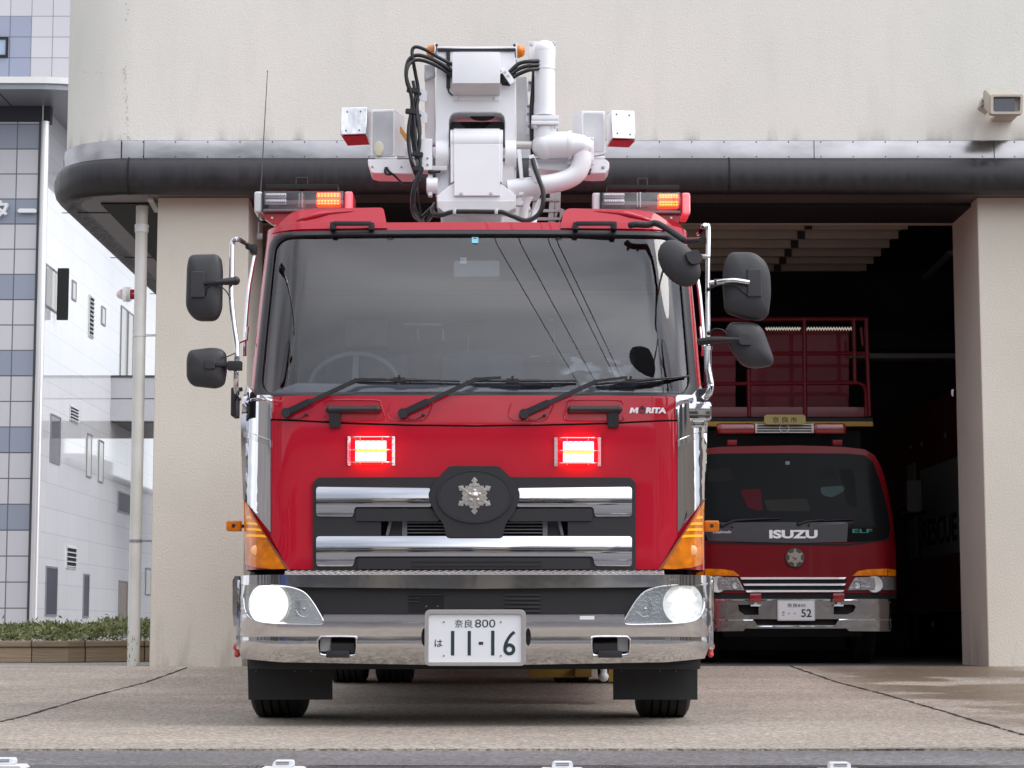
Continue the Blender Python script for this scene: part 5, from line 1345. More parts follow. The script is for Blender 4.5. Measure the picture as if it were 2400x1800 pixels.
# right side
b = B(); b.tube([V3(1637, 548, 10.9), V3(1642, 540, 10.75), V3(1648, 531, YM), V3(1656, 529, YM), V3(1660, 540, YM), V3(1659, 640, YM), V3(1659, 790, YM)], .0125, n=16, smooth=6)
sr_ = b.build('mirror_stay', M['chrome'], tk)
b = B(); b.tube([V3(1659, 812, YM), V3(1659, 860, YM), V3(1662, 880, YM), V3(1665, 905, YM), V3(1660, 924, YM), V3(1648, 932, 10.7)], .0175, n=18, smooth=5); b.cyl(V3(1659, 822, YM), V3(1659, 812, YM), .021); b.ball(V3(1659, 811, YM), .012); b.build('stay_lower_tube', M['chrome'], sr_)
b = B(); b.box(V3(1632, 945, 10.75), V3(1656, 918, 10.9), .01, 3); b.bar(V3(1636, 905, 10.8), V3(1634, 925, 10.8), .012, .012); b.build('stay_foot', M['blackp'], sr_)
b = B(); b.box(V3(1600, 985, 10.66), V3(1662, 948, 10.8), .022, 3); b.box(V3(1600, 1000, 10.68), V3(1648, 985, 10.78), .012, 3); b.build('stay_cover', M['chrome'], sr_)
b = B(); P = [V3(1476, 528, 10.82), V3(1490, 526, 10.80), V3(1518, 527, 10.80), V3(1532, 523, 10.80), V3(1545, 526, 10.78), V3(1570, 540, 10.74), V3(1600, 560, 10.66), V3(1612, 565, 10.62), V3(1645, 563, YM)]; b.tube(P, .0165, n=14, smooth=3); b.build('mirror_boom', M['blackp'], tk)
b = B()
for px in (1484, 1508): c = V3(px, 526, 10.775); b.cyl(c, c + Vector((0, .012, 0)), .007, n=10)
b.build('boom_bolt', M['dark'], tk)
# round kerb mirror
b = B(); n = 44; rows = []; C0 = V3(1593, 615, 10.14)
ax = R(-52)
for s, d in ((1, .045), (1, .01), (.97, 0), (.9, -.008), (.7, -.018), (.4, -.024), (.02, -.026)):
    row = []
    for k in range(n):
        u = .124 * s * cos(2 * pi * k / n); v = .083 * s * sin(2 * pi * k / n)
        row.append(b.bm.verts.new((C0.x + u * cos(ax) - v * sin(ax), C0.y + d, C0.z + u * sin(ax) + v * cos(ax))))
    rows.append(row)
for A, C in zip(rows, rows[1:]):
    for k in range(n): b.bm.faces.new((A[k], A[(k + 1) % n], C[(k + 1) % n], C[k]))
b.bm.faces.new(rows[0]); b.bm.faces.new(rows[-1][::-1]); m3 = b.build('kerb_mirror', mblk, tk, angle=60)
b = B(); b.prism(rounded(QL([(1606, 593), (1634, 585), (1648, 604), (1640, 617), (1622, 620), (1612, 610)], 10.10), .008), 10.09, 10.13); b.build('mirror_pad', mblk, m3, bevel=.004)
b = B(); b.tube([V3(1642, 601, 10.13), V3(1656, 602, YM)], .011, n=12); b.cyl(V3(1652, 602, YM), V3(1664, 602, YM), .014); b.build('mirror_arm', M['steel'], m3)
m4 = shell('side_mirror', [(1712, 590), (1768, 590), (1796, 612), (1806, 640), (1808, 690), (1802, 738), (1785, 750), (1735, 742), (1700, 730), (1695, 650), (1700, 610)], YM - .02, .05, tk, .035)
b = B(); b.box(V3(1752, 695, YM - .06), V3(1783, 632, YM - .03), .008, 3); b.build('mirror_pad', mblk, m4)
b = B(); b.tube([V3(1662, 664, YM), V3(1690, 660, YM - .04), V3(1720, 657, YM - .065), V3(1756, 662, YM - .065)], .012, n=14, smooth=4); b.build('mirror_arm', M['chrome'], m4)
b = B(); c = V3(1677, 661, YM - .025); b.tube([c - Vector((.007, 0, 0)), c + Vector((.007, 0, 0))], .0145, n=14); b.ball(V3(1660, 678, YM - .02), .010); b.tube([V3(1662, 677, YM - .02), V3(1690, 667, YM - .05), V3(1725, 670, YM - .06), V3(1748, 690, YM - .05), V3(1757, 703, YM - .04)], .0032, n=8, smooth=5); b.build('mirror_cable', M['hose'], m4)
m5 = shell('side_mirror', [(1712, 755), (1765, 753), (1788, 768), (1800, 800), (1814, 838), (1812, 855), (1775, 862), (1742, 856), (1722, 830), (1704, 800), (1702, 768)], YM, .05, tk, .03)
b = B(); b.prism(rounded(QL([(1733, 783), (1755, 783), (1762, 808), (1738, 808), (1730, 800)], YM - .05), .006), YM - .05, YM - .02); b.build('mirror_pad', mblk, m5, bevel=.003)
b = B(); P = [V3(1642, 801, YM - .02), V3(1665, 798, YM - .05), V3(1700, 796, YM - .06), V3(1732, 795, YM - .06)]; b.tube(P, [.018, .018, .014, .009], n=14); b.ball(P[0], .018); b.build('mirror_arm', M['blackp'], m5)
b = B(); b.ball(V3(1661, 781, YM - .02), .010); b.tube([V3(1661, 781, YM - .02), V3(1675, 771, YM - .04), V3(1695, 774, YM - .05), V3(1706, 790, YM - .03)], .003, n=8, smooth=5); b.build('mirror_cable', M['hose'], m5)

# ---------------------------------------------------------------- folded boom over the cab
Wt = M['white']
def pbox(x0, y0, x1, y1, Y, d, bev=.004, b=None):
    """box with its front face spanning those photo pixels at depth Y, d deep"""
    bb = b or B(); p = W(x0, max(y0, y1), Y); q = W(x1, min(y0, y1), Y); bb.box(p, Vector((q.x, Y + d, q.z)), bev, 2); return bb
def pprism(pts, Y, d, mt, name, parent, bevel=.003, rnd=0):
    lp = [QL(l, Y) for l in (pts if isinstance(pts[0][0], (tuple, list)) else [pts])]
    if rnd: lp = [rounded(l, rnd) for l in lp]
    b = B(); b.prism(lp, Y, Y + d); return b.build(name, mt, parent, bevel=bevel)
YBm = 11.1
arch = [(1052, 360), (1052, 282), (1055, 272), (1063, 265), (1075, 263), (1162, 263), (1174, 266), (1181, 273), (1183, 284), (1183, 360)]
head = [(1024, 112), (1208, 112), (1210, 330), (1212, 350), (1183, 350)] + arch[::-1][1:] + [(1020, 350), (1021, 330)]
head = [(1024, 112), (1208, 112), (1210, 340), (1183, 340), (1183, 284), (1181, 273), (1174, 266), (1162, 263), (1075, 263), (1063, 265), (1055, 272), (1052, 282), (1052, 340), (1020, 340)]
bh = pprism(head, YBm, .5, Wt, 'boom_head', tk, bevel=.005)
pprism([(1024, 109), (1209, 109), (1209, 113), (1024, 113)], YBm - .02, .5, Wt, 'top_flange', bh)
pprism([(1026, 113), (1206, 113), (1206, 120), (1026, 120)], YBm - .012, .01, M['rubber'], 'rubber_strip', bh)
pprism([(1046, 120), (1055, 120), (1055, 207), (1046, 207)], YBm - .012, .01, M['rubber'], 'cable_duct', bh)
b = B(); b.tube([W(1050, 206, YBm - .01), W(1052, 215, YBm - .012), W(1057, 221, YBm - .012), W(1062, 223, YBm - .01)], .004, n=8, smooth=4); b.build('thin_cable', M['hose'], bh)
# cover box on the head: bottom face visible from below
b = pbox(1060, 122, 1172, 195, YBm - .16, .16, .003); cvb = b.build('cover_box', Wt, bh)
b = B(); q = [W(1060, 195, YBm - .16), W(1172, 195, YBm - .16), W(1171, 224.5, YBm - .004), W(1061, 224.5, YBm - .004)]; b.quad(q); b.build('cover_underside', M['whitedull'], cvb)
b = pbox(1062, 224, 1171, 236, YBm - .006, .006, .001); b.build('cover_flange', Wt, cvb)
def bolts(lst, Y, r=.0055, mt=None, parent=bh, name='hex_bolt', each=True):
    for px, py in lst:
        b = B(); c = W(px, py, Y); b.lathe([(0, -.007), (r * .9, -.007), (r, -.004), (r, -.002), (r * 1.5, -.0018), (r * 1.5, 0)], c, 'Y', 12); b.build(name, mt or M['steel'], parent)
bolts([(1075, 231), (1157, 231)], YBm - .006)
pprism([(1056, 262), (1180, 262), (1180, 292), (1056, 292)], YBm + .25, .02, M['grey'], 'inner_plate', bh)
pprism([(1052, 285), (1183, 285), (1183, 345), (1052, 345)], YBm + .16, .02, M['darkgrey'], 'inner_plate', bh)
pprism([(1076, 286), (1152, 286), (1136, 300), (1092, 300)], YBm + .155, .005, M['dark'], 'inner_slot', bh)
b = B()
for k, (rx, dy) in enumerate(((34, 16), (28, 12), (22, 8))):
    b.tube([W(1130 - rx, 262, YBm + .10 + k * .03), W(1130 - rx * .6, 262 + dy * .8, YBm + .1 + k * .03), W(1130, 262 + dy, YBm + .1 + k * .03), W(1130 + rx * .6, 262 + dy * .8, YBm + .1 + k * .03), W(1130 + rx, 262, YBm + .1 + k * .03)], .012, n=10, smooth=5)
b.build('inner_hose', M['hose'], bh)
# rotary drum and lower cover
drum = B(); p0, p1 = W(1063, 330, YBm), W(1172, 330, YBm); rD = .075
zt_ = W(1111, 300, YBm).z; cz_ = zt_ - rD
drum.tube([(p0.x, YBm + .02, cz_), (p1.x, YBm + .02, cz_)], rD + .0, n=44); dr = drum.build('drum', Wt, tk, bevel=.003)
drum = B(); q0, q1 = W(1056, 330, YBm), W(1179, 330, YBm); drum.tube([(q0.x, YBm + .02, cz_), (q1.x, YBm + .02, cz_)], rD - .006, n=44); drum.build('drum_core', Wt, dr)
Yd = YBm + .02 - rD + .003
pprism([(1063, 338), (1172, 338), (1172, 459), (1064, 459)], Yd, .10, Wt, 'front_cover', dr, .003)
pprism([(1056, 338), (1063.5, 338), (1063.5, 425), (1056, 430)], Yd + .006, .09, Wt, 'front_cover_edge', dr, .002); pprism([(1172, 338), (1178, 338), (1178, 430), (1172, 425)], Yd + .006, .09, Wt, 'front_cover_edge', dr, .002)
bolts([(1081, 454), (1151, 454)], Yd - .0, .007)
pprism([(1057, 432), (1064, 428), (1171, 428), (1177, 432), (1209, 458), (1209, 488), (1024, 488), (1024, 458)], Yd + .016, .12, Wt, 'base_plate', dr, .003)
pprism([(1024, 470), (1209, 470), (1207, 488), (1190, 498), (1040, 498), (1026, 486)], Yd + .012, .11, M['whitedull'], 'base_skirt', dr, .004)
for x0, x1 in ((1021, 1052), (1184, 1210)):
    pa, pb = W(x0, 345, YBm), W(x1, 345, YBm); zt2 = W(1111, 322, YBm).z; r2 = .085
    b = B(); b.tube([(pa.x, YBm + .05, zt2 - r2), (pb.x, YBm + .05, zt2 - r2)], r2, n=36); b.box((pa.x, YBm + .03, W(0, 458, YBm).z), (pb.x, YBm + .3, zt2 - r2), .004); b.build('pivot_cheek', Wt, dr, bevel=.003)
pprism([(1177, 378), (1205, 378), (1208, 455), (1178, 432)], YBm - .0, .02, M['whitedull'], 'web_plate', dr)
b = B(); b.tube([W(1028, 440, YBm), W(1000, 440, YBm)], .0, n=4); b.bm.clear()
ax0, ax1 = W(1000, 435, YBm), W(1026, 435, YBm); b.tube([(ax0.x, YBm, ax0.z), (ax1.x, YBm, ax1.z)], .042, n=28); b.tube([(ax0.x + .004, YBm, ax0.z), (ax0.x + .014, YBm, ax0.z)], .046, n=28); b.build('pivot_hub', Wt, dr)
b = B(); b.box(W(1003, 458, YBm - .02), W(1014, 412, YBm + .04), .002); b.build('pin_block', Wt, dr)
b = pbox(1013, 388, 1048, 399, YBm - .03, .03, .003); b.tube([W(1013, 394, YBm - .02), W(1030, 394, YBm - .02)], .009, n=10); b.build('lever', M['whitedull'], dr)
b = B(); b.ball(W(1010, 403, YBm - .03), .012, (1.4, .8, 1), 12); b.tube([W(1010, 403, YBm - .03), W(1032, 402, YBm - .02)], [.012, .006], n=8); b.build('limit_switch', M['blackp'], dr)
# column and turret seen below
pprism([(1032, 498), (1180, 498), (1178, 560), (1036, 560)], 11.5, .4, M['whitedull'], 'boom_section', tk, .01)
pprism([(1180, 440), (1232, 440), (1260, 560), (1160, 560)], 11.9, .3, M['whitedull'], 'boom_section', tk, .01)
lad = B()
for (xa, ya, xb, yb2) in ((1246, 440, 1222, 525), (1262, 440, 1246, 526), (1296, 442, 1290, 530), (1308, 442, 1306, 530), (1318, 490, 1300, 530)):
    lad.bar(W(xa, ya, 11.7), W(xb, yb2, 11.7), .022, .03, .003)
for y in (468, 494, 513): lad.bar(W(1230, y, 11.68), W(1312, y, 11.68), .014, .016, .003)
lad.build('ladder_section', M['steel'], tk)
b = B(); b.tube([W(1240, 455, 11.6), W(1228, 480, 11.6), W(1222, 530, 11.6)], .03, n=12, smooth=4); b.tube([W(1268, 470, 11.65), W(1254, 500, 11.65), W(1250, 530, 11.6)], .018, n=12, smooth=4); b.build('white_conduit', Wt, tk)
# side strip, brackets
pprism([(996, 150), (1018, 150), (1021, 340), (996, 340)], YBm + .04, .05, mat('pinkish_cover', (.66, .60, .61), .3, coat=.3), 'side_cover', bh, .004)
pprism([(994, 148), (1019, 148), (1020, 178), (994, 190)], YBm + .02, .06, mat('translucent_cap', (.62, .62, .64), .25, coat=.5), 'side_cap', bh, .01)
for y in (205, 256):
    br = pprism([(984, y), (1001, y + 10), (1001, y + 33), (980, y + 30), (974, y + 24)], YBm - .01, .01, Wt, 'hose_bracket', bh, .002); bolts([(984, y + 15)], YBm - .01, .006, M['darkgrey'], br)
pprism([(989, 325), (1013, 325), (1013, 399), (989, 399)], YBm - .03, .10, Wt, 'junction_box', bh, .003)
bolts([(1002, 371), (1002, 386)], YBm - .03, .004, M['grey'])
# amber marker lamps
for sx, x0, x1, xp_ in ((-1, 998, 1017, 1018.5), (1, 1231, 1212, 1210.5)):
    c = W(x1 if sx > 0 else 1017, 120, YBm + .05); b = B(); b.lathe([(.036, 0), (.035, sx * .012), (.028, sx * .03), (.016, sx * .04), (0, sx * .042)], c, 'X', 28)
    am = b.build('amber_marker', M['amber'], bh); b = B(); b.box(W(xp_ - 1, 140, YBm), W(xp_ + 1.5, 99, YBm) + Vector((0, .1, 0))); b.build('marker_plate', Wt, am)
    b = B(); q = W(xp_ - sx * 5, 106, YBm - .01); b.ball(q, .008, n=10); b.tube([q, W(xp_ - sx * 4, 118, YBm - .01), W(xp_ - sx * 2, 135, YBm - .01)], .003, n=6, smooth=3); b.build('marker_wire', M['hose'], am)
# hoses left of the head
def hose(pts, r, name='hydraulic_hose', par=tk, mt=None):
    b = B(); b.tube([W(*p) for p in pts], r, n=12, smooth=7); return b.build(name, mt or M['hose'], par)
y1 = YBm - .05
hose([(1062, 152, y1), (1030, 136, y1), (1000, 118, y1), (976, 110, y1), (966, 118, y1), (968, 140, y1), (974, 175, y1 + .02), (980, 210, y1 + .03), (977, 250, y1 + .03), (984, 300, y1 + .03), (981, 345, y1 + .03)], .0095)
hose([(1062, 168, y1), (1025, 145, y1), (990, 131, y1), (968, 132, y1), (955, 148, y1), (952, 180, y1), (962, 215, y1), (966, 250, y1), (958, 300, y1), (959, 350, y1), (968, 390, y1), (982, 425, y1 + .1)], .0105)
hose([(1062, 180, y1 + .01), (1030, 158, y1), (995, 143, y1), (970, 142, y1), (955, 158, y1 - .02), (953, 190, y1 - .02), (964, 222, y1 - .01), (970, 262, y1), (973, 310, y1), (976, 350, y1), (985, 380, y1), (978, 420, y1), (966, 460, y1), (968, 500, y1 + .1), (980, 515, y1 + .3)], .0095)
hose([(968, 190, y1 + .03), (974, 230, y1 + .02), (966, 262, y1 + .02), (965, 300, y1 + .02), (969, 345, y1 + .02), (976, 372, y1)], .009)
hose([(980, 232, y1 + .02), (976, 262, y1), (981, 300, y1), (984, 335, y1), (979, 362, y1)], .009)
hose([(986, 400, y1 - .01), (976, 425, y1 - .01), (968, 460, y1), (972, 492, y1 + .05), (990, 520, y1 + .3)], .013)
hose([(1020, 480, y1 + .12), (1005, 495, y1 + .15), (992, 508, y1 + .2), (985, 520, y1 + .3)], .011); hose([(1024, 492, y1 + .1), (1012, 505, y1 + .15), (1000, 522, y1 + .25)], .011)
hose([(978, 425, y1 + .1), (982, 470, y1 + .1), (990, 518, y1 + .3)], .004, 'thin_cable')
for y in (212, 262, 362, 396):
    b = B(); c = W({212: 966, 262: 963, 362: 979, 396: 980}[y], y, y1 - .005); b.bar(c + Vector((-.028, 0, .004)), c + Vector((.028, 0, -.004)), .03, .026, .004); b.build('hose_clamp', M['blackp'], tk)
# hoses right of the cover, with clamp
for k in range(3):
    hose([(1170, 178 + k * 7, y1 + .02), (1190, 172 + k * 8, y1), (1215, 150 + k * 12, y1), (1240, 144 + k * 10, y1), (1262, 143 + k * 9, y1 + .03)], .0105)
pprism([(1172, 162), (1185, 158), (1208, 190), (1196, 198)], y1 - .03, .02, Wt, 'clamp_bar', bh, .002); bolts([(1184, 169), (1191, 177)], y1 - .03, .006)
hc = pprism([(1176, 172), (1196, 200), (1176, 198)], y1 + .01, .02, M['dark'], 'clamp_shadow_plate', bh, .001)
# big water pipe on the right
Yp = YBm + .02
def px2m(px, py, Y): return (W(px + 1, py, Y) - W(px, py, Y)).x
k_m = px2m(1277, 200, Yp)
pprism([(1239, 97), (1302, 97), (1302, 142), (1239, 142)], Yp + .05, .012, Wt, 'pipe_flange_plate', tk, .002)
bolts([(1246, 103), (1298, 103)], Yp + .05, .0085, M['steel'], tk)
b = B(); rp = 24.5 * k_m; cx = W(1277, 200, Yp).x
ztop = W(1277, 88, Yp - rp).z
b.tube([(cx, Yp, W(1277, 272, Yp).z), (cx, Yp, ztop - rp - .01)], rp, n=40); b.ball((cx, Yp, ztop - rp), rp, n=32)
wp = b.build('water_pipe', Wt, tk, angle=50)
b = B(); zc = W(1277, 157, Yp - rp).z; b.tube([(cx, Yp, zc - .003), (cx, Yp, zc + .003)], rp + .0025, n=40); b.build('weld_seam', Wt, wp)
for y0, y1_, x0, x1 in ((270, 281, 1246, 1310), (282, 291, 1245, 1310)):
    b = pbox(x0, y0, x1, y1_, Yp - rp - .02, rp * 2 + .04, .004); b.build('square_flange', Wt, wp)
bolts([(1254, 295), (1303, 297)], Yp - rp - .0, .009, M['white'], wp)
b = B(); zc = W(1277, 340, Yp).z; pe = W(1277, 325, Yp)
b.tube([(cx, Yp, W(1277, 290, Yp).z), (cx, Yp, zc)], rp * 1.08, n=36); b.ball((cx, Yp, zc - .005), rp * 1.28, n=32)
b.tube([(cx, Yp, zc), (W(1340, 340, Yp).x, Yp, zc)], rp * 1.28, n=36); b.build('pipe_elbow', Wt, wp, angle=50)
b = B(); xa = W(1331, 340, Yp).x; b.tube([(xa, Yp, zc), (xa + .02, Yp, zc)], rp * 1.36, n=36); b.build('joint_ring', Wt, wp)
b = B(); b.tube([(W(1338, 340, Yp).x, Yp, zc), (W(1365, 343, Yp).x, Yp - .005, zc - .006), (W(1385, 348, Yp).x, Yp, zc - .02)], [rp * 1.15, rp * 1.05, rp * .75], n=36); b.ball((W(1366, 350, Yp).x, Yp, zc - .018), rp * 1.0, n=28)
b.tube([W(1366, 352, Yp), W(1362, 385, Yp), W(1350, 408, Yp), W(1320, 424, Yp), W(1270, 434, Yp), W(1215, 441, Yp), W(1190, 444, Yp)], rp * .92, n=32, smooth=6); b.build('pipe_bend', Wt, wp, angle=50)
b = pbox(1331, 321, 1392, 385, Yp + .02, .03, .004); b.build('square_flange', Wt, wp)
bolts([(1386, 328), (1386, 377)], Yp + .02, .008, M['steel'], wp)
b = B(); b.tube([W(1211, 340, Yp), W(1246, 340, Yp)], .022, n=20); b.build('pivot_shaft', mat('brassy_shaft', (.66, .62, .58), .35, metal=.3), wp)
# clamp plates behind the pipe
bp_ = pprism([(1210, 180), (1234, 178), (1243, 330), (1212, 335)], Yp + .10, .03, M['whitedull'], 'side_plate', bh, .003)
for (x, y) in ((1238, 188), (1234, 243), (1234, 262), (1236, 290)):
    q = pprism([(x, y), (x + 14, y + 3), (x + 18, y + 24), (x - 2, y + 26)], Yp + .06, .012, Wt, 'bracket_plate', bp_, .002); bolts([(x + 4, y + 6)], Yp + .06, .006, M['grey'], q)
hose([(1252, 160, Yp + .04), (1250, 200, Yp + .04), (1246, 260, Yp + .04), (1247, 330, Yp + .04), (1250, 380, Yp)], .012)
for (xa, ya, xb, yb2) in ((1213, 350, 1220, 430), (1221, 345, 1227, 425)):
    pass
pprism([(1211, 350), (1221, 350), (1227, 420), (1228, 455), (1216, 458), (1218, 415)], Yp - .04, .02, Wt, 'link_bar', dr, .003)
for (x, y) in ((1238, 365), (1238, 395)):
    q = pprism([(x, y), (x + 13, y - 4), (x + 26, y + 30), (x + 16, y + 34)], Yp - .06, .02, Wt, 'hose_clip', dr, .003)
hose([(1248, 372, Yp - .07), (1254, 395, Yp - .08), (1263, 420, Yp - .09), (1273, 450, Yp - .1), (1271, 485, Yp - .1), (1256, 508, Yp - .1), (1232, 517, Yp - .1), (1205, 508, Yp - .1), (1180, 498, Yp - .11), (1166, 497, Yp - .11), (1100, 496, Yp - .11), (1060, 497, Yp - .11), (1035, 504, Yp - .1), (1018, 502, Yp - .05), (1014, 490, Yp), (1020, 478, Yp + .05)], .0125, 'loop_hose')
for px in (1065, 1163):
    b = pbox(px - 4, 488, px + 4, 502, Yp - .13, .03, .002); b.build('hose_clip', M['steel'], dr)
b = pbox(1210, 470, 1226, 481, YBm - .02, .05, .002); b.box(W(1216, 470, YBm), W(1219, 456, YBm) + Vector((0, .01, 0))); b.build('catch_block', M['whitedull'], dr)
# ---------------------------------------------------------------- flood lights each side
Yf = YBm + .15
mpol = mat('polished_lamp_case', (0.78, 0.78, 0.80), 0.16, metal=.9, bump=.35, bscale=5, bdist=.02)
def lamp(face, under, side, name, red=True):
    """cube lamp: front face quad, the underside and one side, given as photo outlines at two depths"""
    fr_ = [W(a, c, Yf - .10) for a, c in face]; bk_ = [W(a, c, Yf + .02) for a, c in under]
    return loft2(fr_, bk_, name, mpol, tk, .004)
l1 = lamp([(800, 252), (861, 251), (859, 314), (797, 316)], [(812, 258), (872, 262), (868, 340), (815, 341)], None, 'scene_lamp')
b = B(); q = [(801, 317.5), (857, 315.5), (866, 337), (815, 340)]; Yq = [Yf - .098, Yf - .098, Yf + .0, Yf + .0]; P = [W(a, c, y) - Vector((0, 0, .004)) for (a, c), y in zip(q, Yq)]; b.quad(P); b.build('red_lens', M['redlens'], l1)
bolts([(814, 262), (845, 261), (811, 306), (842, 305)], Yf - .101, .0035, M['grey'], l1, 'case_screw')
l2 = loft2([W(a, c, Yf - .06) for a, c in [(871, 257), (926, 256), (926, 366), (868, 364)]], [W(a, c, Yf + .16) for a, c in [(890, 262), (948, 272), (950, 368), (888, 368)]], 'flood_lamp', M['white'], tk)
b = B(); b.prism(rounded(QL([(874, 262), (921, 261), (921, 362), (873, 361)], Yf - .062), .008), Yf - .0635, Yf - .061); b.build('frosted_window', mat('frosted_lamp_window', (.50, .50, .53), .18, coat=1, var=.2, vscale=9), l2)
b = B(); c = W(888, 348, Yf - .066); b.ball(c, .026, (1, .12, 1.5), 20); b.build('bulb_bowl', mat('bowl_yellowish', (.66, .62, .45), .3, coat=1), l2)
b = B(); q = [W(932, 296, Yf - .035), W(936, 300, Yf - .02), W(949, 318, Yf + .05), W(951, 340, Yf + .06), W(938, 320, Yf - .01), W(932, 312, Yf - .03)]
b.bm.faces.new([b.bm.verts.new(p + Vector((.012, -.012, 0))) for p in q]); b.build('orange_decal', mat('orange_decal_paint', (.85, .38, .02), .4), l2)
tl = pprism([(862, 373), (972, 373), (975, 387), (970, 408), (884, 407), (868, 403), (863, 388)], Yf - .09, .2, Wt, 'lamp_tray', tk, .005); bolts([(873, 391), (941, 392)], Yf - .09, .004, M['grey'], tl)
r1 = loft2([W(a, c, Yf - .10) for a, c in [(1432, 258), (1487, 260), (1490, 326), (1434, 324)]], [W(a, c, Yf + .02) for a, c in [(1422, 264), (1476, 268), (1474, 345), (1422, 344)]], 'scene_lamp', mpol, tk)
b = B(); q = [(1434, 326), (1489, 328), (1474, 344), (1424, 342)]; P = [W(a, c, y) - Vector((0, 0, .004)) for (a, c), y in zip(q, Yq)]; b.quad(P); b.build('red_lens', M['redlens'], r1)
bolts([(1445, 268), (1475, 270), (1447, 312), (1477, 315)], Yf - .101, .0035, M['grey'], r1, 'case_screw')
r2 = loft2([W(a, c, Yf - .06) for a, c in [(1363, 259), (1418, 261), (1421, 360), (1366, 372)]], [W(a, c, Yf + .16) for a, c in [(1340, 272), (1396, 268), (1402, 368), (1345, 368)]], 'flood_lamp', M['white'], tk)
b = B(); b.prism(rounded(QL([(1368, 265), (1413, 266), (1415, 356), (1369, 356)], Yf - .062), .008), Yf - .0635, Yf - .061); b.build('frosted_window', mat('frosted_lamp_window', (.60, .59, .61), .18, coat=1, var=.15, vscale=9), r2)
tr_ = pprism([(1240, 373), (1420, 373), (1428, 380), (1428, 394), (1420, 406), (1390, 407), (1240, 395)], Yf - .06, .2, Wt, 'lamp_tray', tk, .005); bolts([(1413, 393)], Yf - .06, .006, M['grey'], tr_)
for m in (0, 1):
    b = B(); x = (905, 1393)[m]; pbox(x - 25, 366, x + 25, 374, Yf - .05, .12, .002, b); b.build('lamp_foot', M['steel'], tk)
hose([(906, 392, Yf - .1), (912, 402, Yf - .1), (925, 412, Yf - .08), (945, 430, Yf), (968, 428, Yf + .05), (975, 412, Yf + .05)], .006, 'lamp_cable')
hose([(904, 392, Yf - .1), (903, 405, Yf - .1), (915, 409, Yf - .09), (940, 400, Yf), (965, 415, Yf + .05)], .006, 'lamp_cable')
hose([(1372, 405, Yf - .07), (1380, 408, Yf - .08), (1384, 396, Yf - .07)], .006, 'lamp_cable')

# ================================================================ SMALL RESCUE TRUCK IN THE BAY
YS = 20.0
sx0 = W(1866, 1300, YS).x
sm = empty('rescue_truck', (sx0, YS, ZB), 'small red rescue truck with a railed rack parked in the dark garage bay', 'rescue truck')
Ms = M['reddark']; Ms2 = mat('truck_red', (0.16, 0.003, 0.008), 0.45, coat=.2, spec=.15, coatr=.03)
hs = (2100 - 1866) * (W(1867, 1300, YS) - W(1866, 1300, YS)).x
def FS(x, z):
    s = min(abs(x - sx0) / (hs * 1.01), .9999); y = YS + .06 * s * s
    if s > .8: y += .18 * (1 - sqrt(max(0, 1 - ((s - .8) / .2) ** 2)))
    zz = W(1866, 1225, YS).z
    if z > zz: y += .30 * (z - zz)
    return y
def mS(p): return [(3732 - x, y) for x, y in p][::-1]
def sp(name, loops, mt, d0, d1, parent=sm, bevel=.003, rnd=0, dx=.06):
    return plate3(name, loops, mt, d0, d1, parent, bevel, rnd, dx=dx, dz=.15, Fn=FS)
cabp = [(1866, 1044), (1970, 1047), (2026, 1053), (2050, 1067), (2066, 1096), (2081, 1150), (2093, 1212), (2099, 1280), (2101, 1400)]
LX = lambda x, y: (3732 - x - 70 * max(0, 1 - max(0, y - 1045) / 250) * (x > 1870), y)
full = cabp + [LX(x, y) for x, y in cabp[::-1][:-1]]
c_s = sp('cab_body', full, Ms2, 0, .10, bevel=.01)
b = B(); b.box((sx0 - hs * .97, YS + .3, ZB + .45), (sx0 + hs * .97, YS + 1.7, W(1866, 1110, YS + .3).z), .05); b.build('cab_rear', M['dark'], sm)
win = [(1866, 1062), (1985, 1063), (2026, 1067), (2046, 1082), (2060, 1118), (2077, 1180), (2087, 1236), (2084, 1258), (2070, 1266), (1990, 1271), (1866, 1273)]
wfull = win + [LX(x, y) for x, y in win[::-1][:-1]]
sp('windshield_panel', wfull, mat('dark_windshield', (0.008, 0.009, 0.010), .2, spec=.06), -.006, .02)
sp('front_band', [(1640, 1225), (1985, 1224), (1988, 1228), (1985, 1270), (1866, 1273), (1660, 1268)], mat('dark_grey_band', (0.045, 0.045, 0.055), .3, coat=.3), -.010, 0)
# flat patches for what shows through the windscreen, with a painted glint
for pts, col, nm in (([(1735, 1148), (1783, 1145), (1788, 1198), (1752, 1190)], (.07, .01, .016), 'red_folder'), ([(1790, 1172), (1892, 1168), (1900, 1198), (1800, 1198)], (.028, .028, .026), 'parcel_shelf'),
                     ([(1916, 1096), (1958, 1096), (1962, 1122), (1918, 1122)], (.016, .017, .017), 'rear_window'), ([(1965, 1098), (2000, 1100), (2010, 1190), (1985, 1180)], (.013, .013, .013), 'rear_window'),
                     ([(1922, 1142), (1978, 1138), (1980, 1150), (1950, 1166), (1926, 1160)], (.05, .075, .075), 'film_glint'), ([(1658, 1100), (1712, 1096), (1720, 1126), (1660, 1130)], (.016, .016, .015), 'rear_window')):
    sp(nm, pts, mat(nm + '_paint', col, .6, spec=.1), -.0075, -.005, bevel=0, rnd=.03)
sp('inspection_sticker', [(1841, 1081), (1851, 1081), (1851, 1089), (1841, 1089)], mat('sticker_dull', (.10, .18, .25), .5), -.008, -.005, bevel=0)
sp('washer_gap', [(1660, 1271), (1985, 1275), (2086, 1262), (2086, 1266), (1985, 1279), (1660, 1275)], M['darkgap'], -.004, 0, bevel=0)
surf_text('maker_lettering', 'ISUZU', 1803, 1262, 1916, 1242, mat('bright_lettering', (.85, .85, .87), .4, emit=(1, 1, 1), estr=.0), sm, -.013, FS, bold=.045)
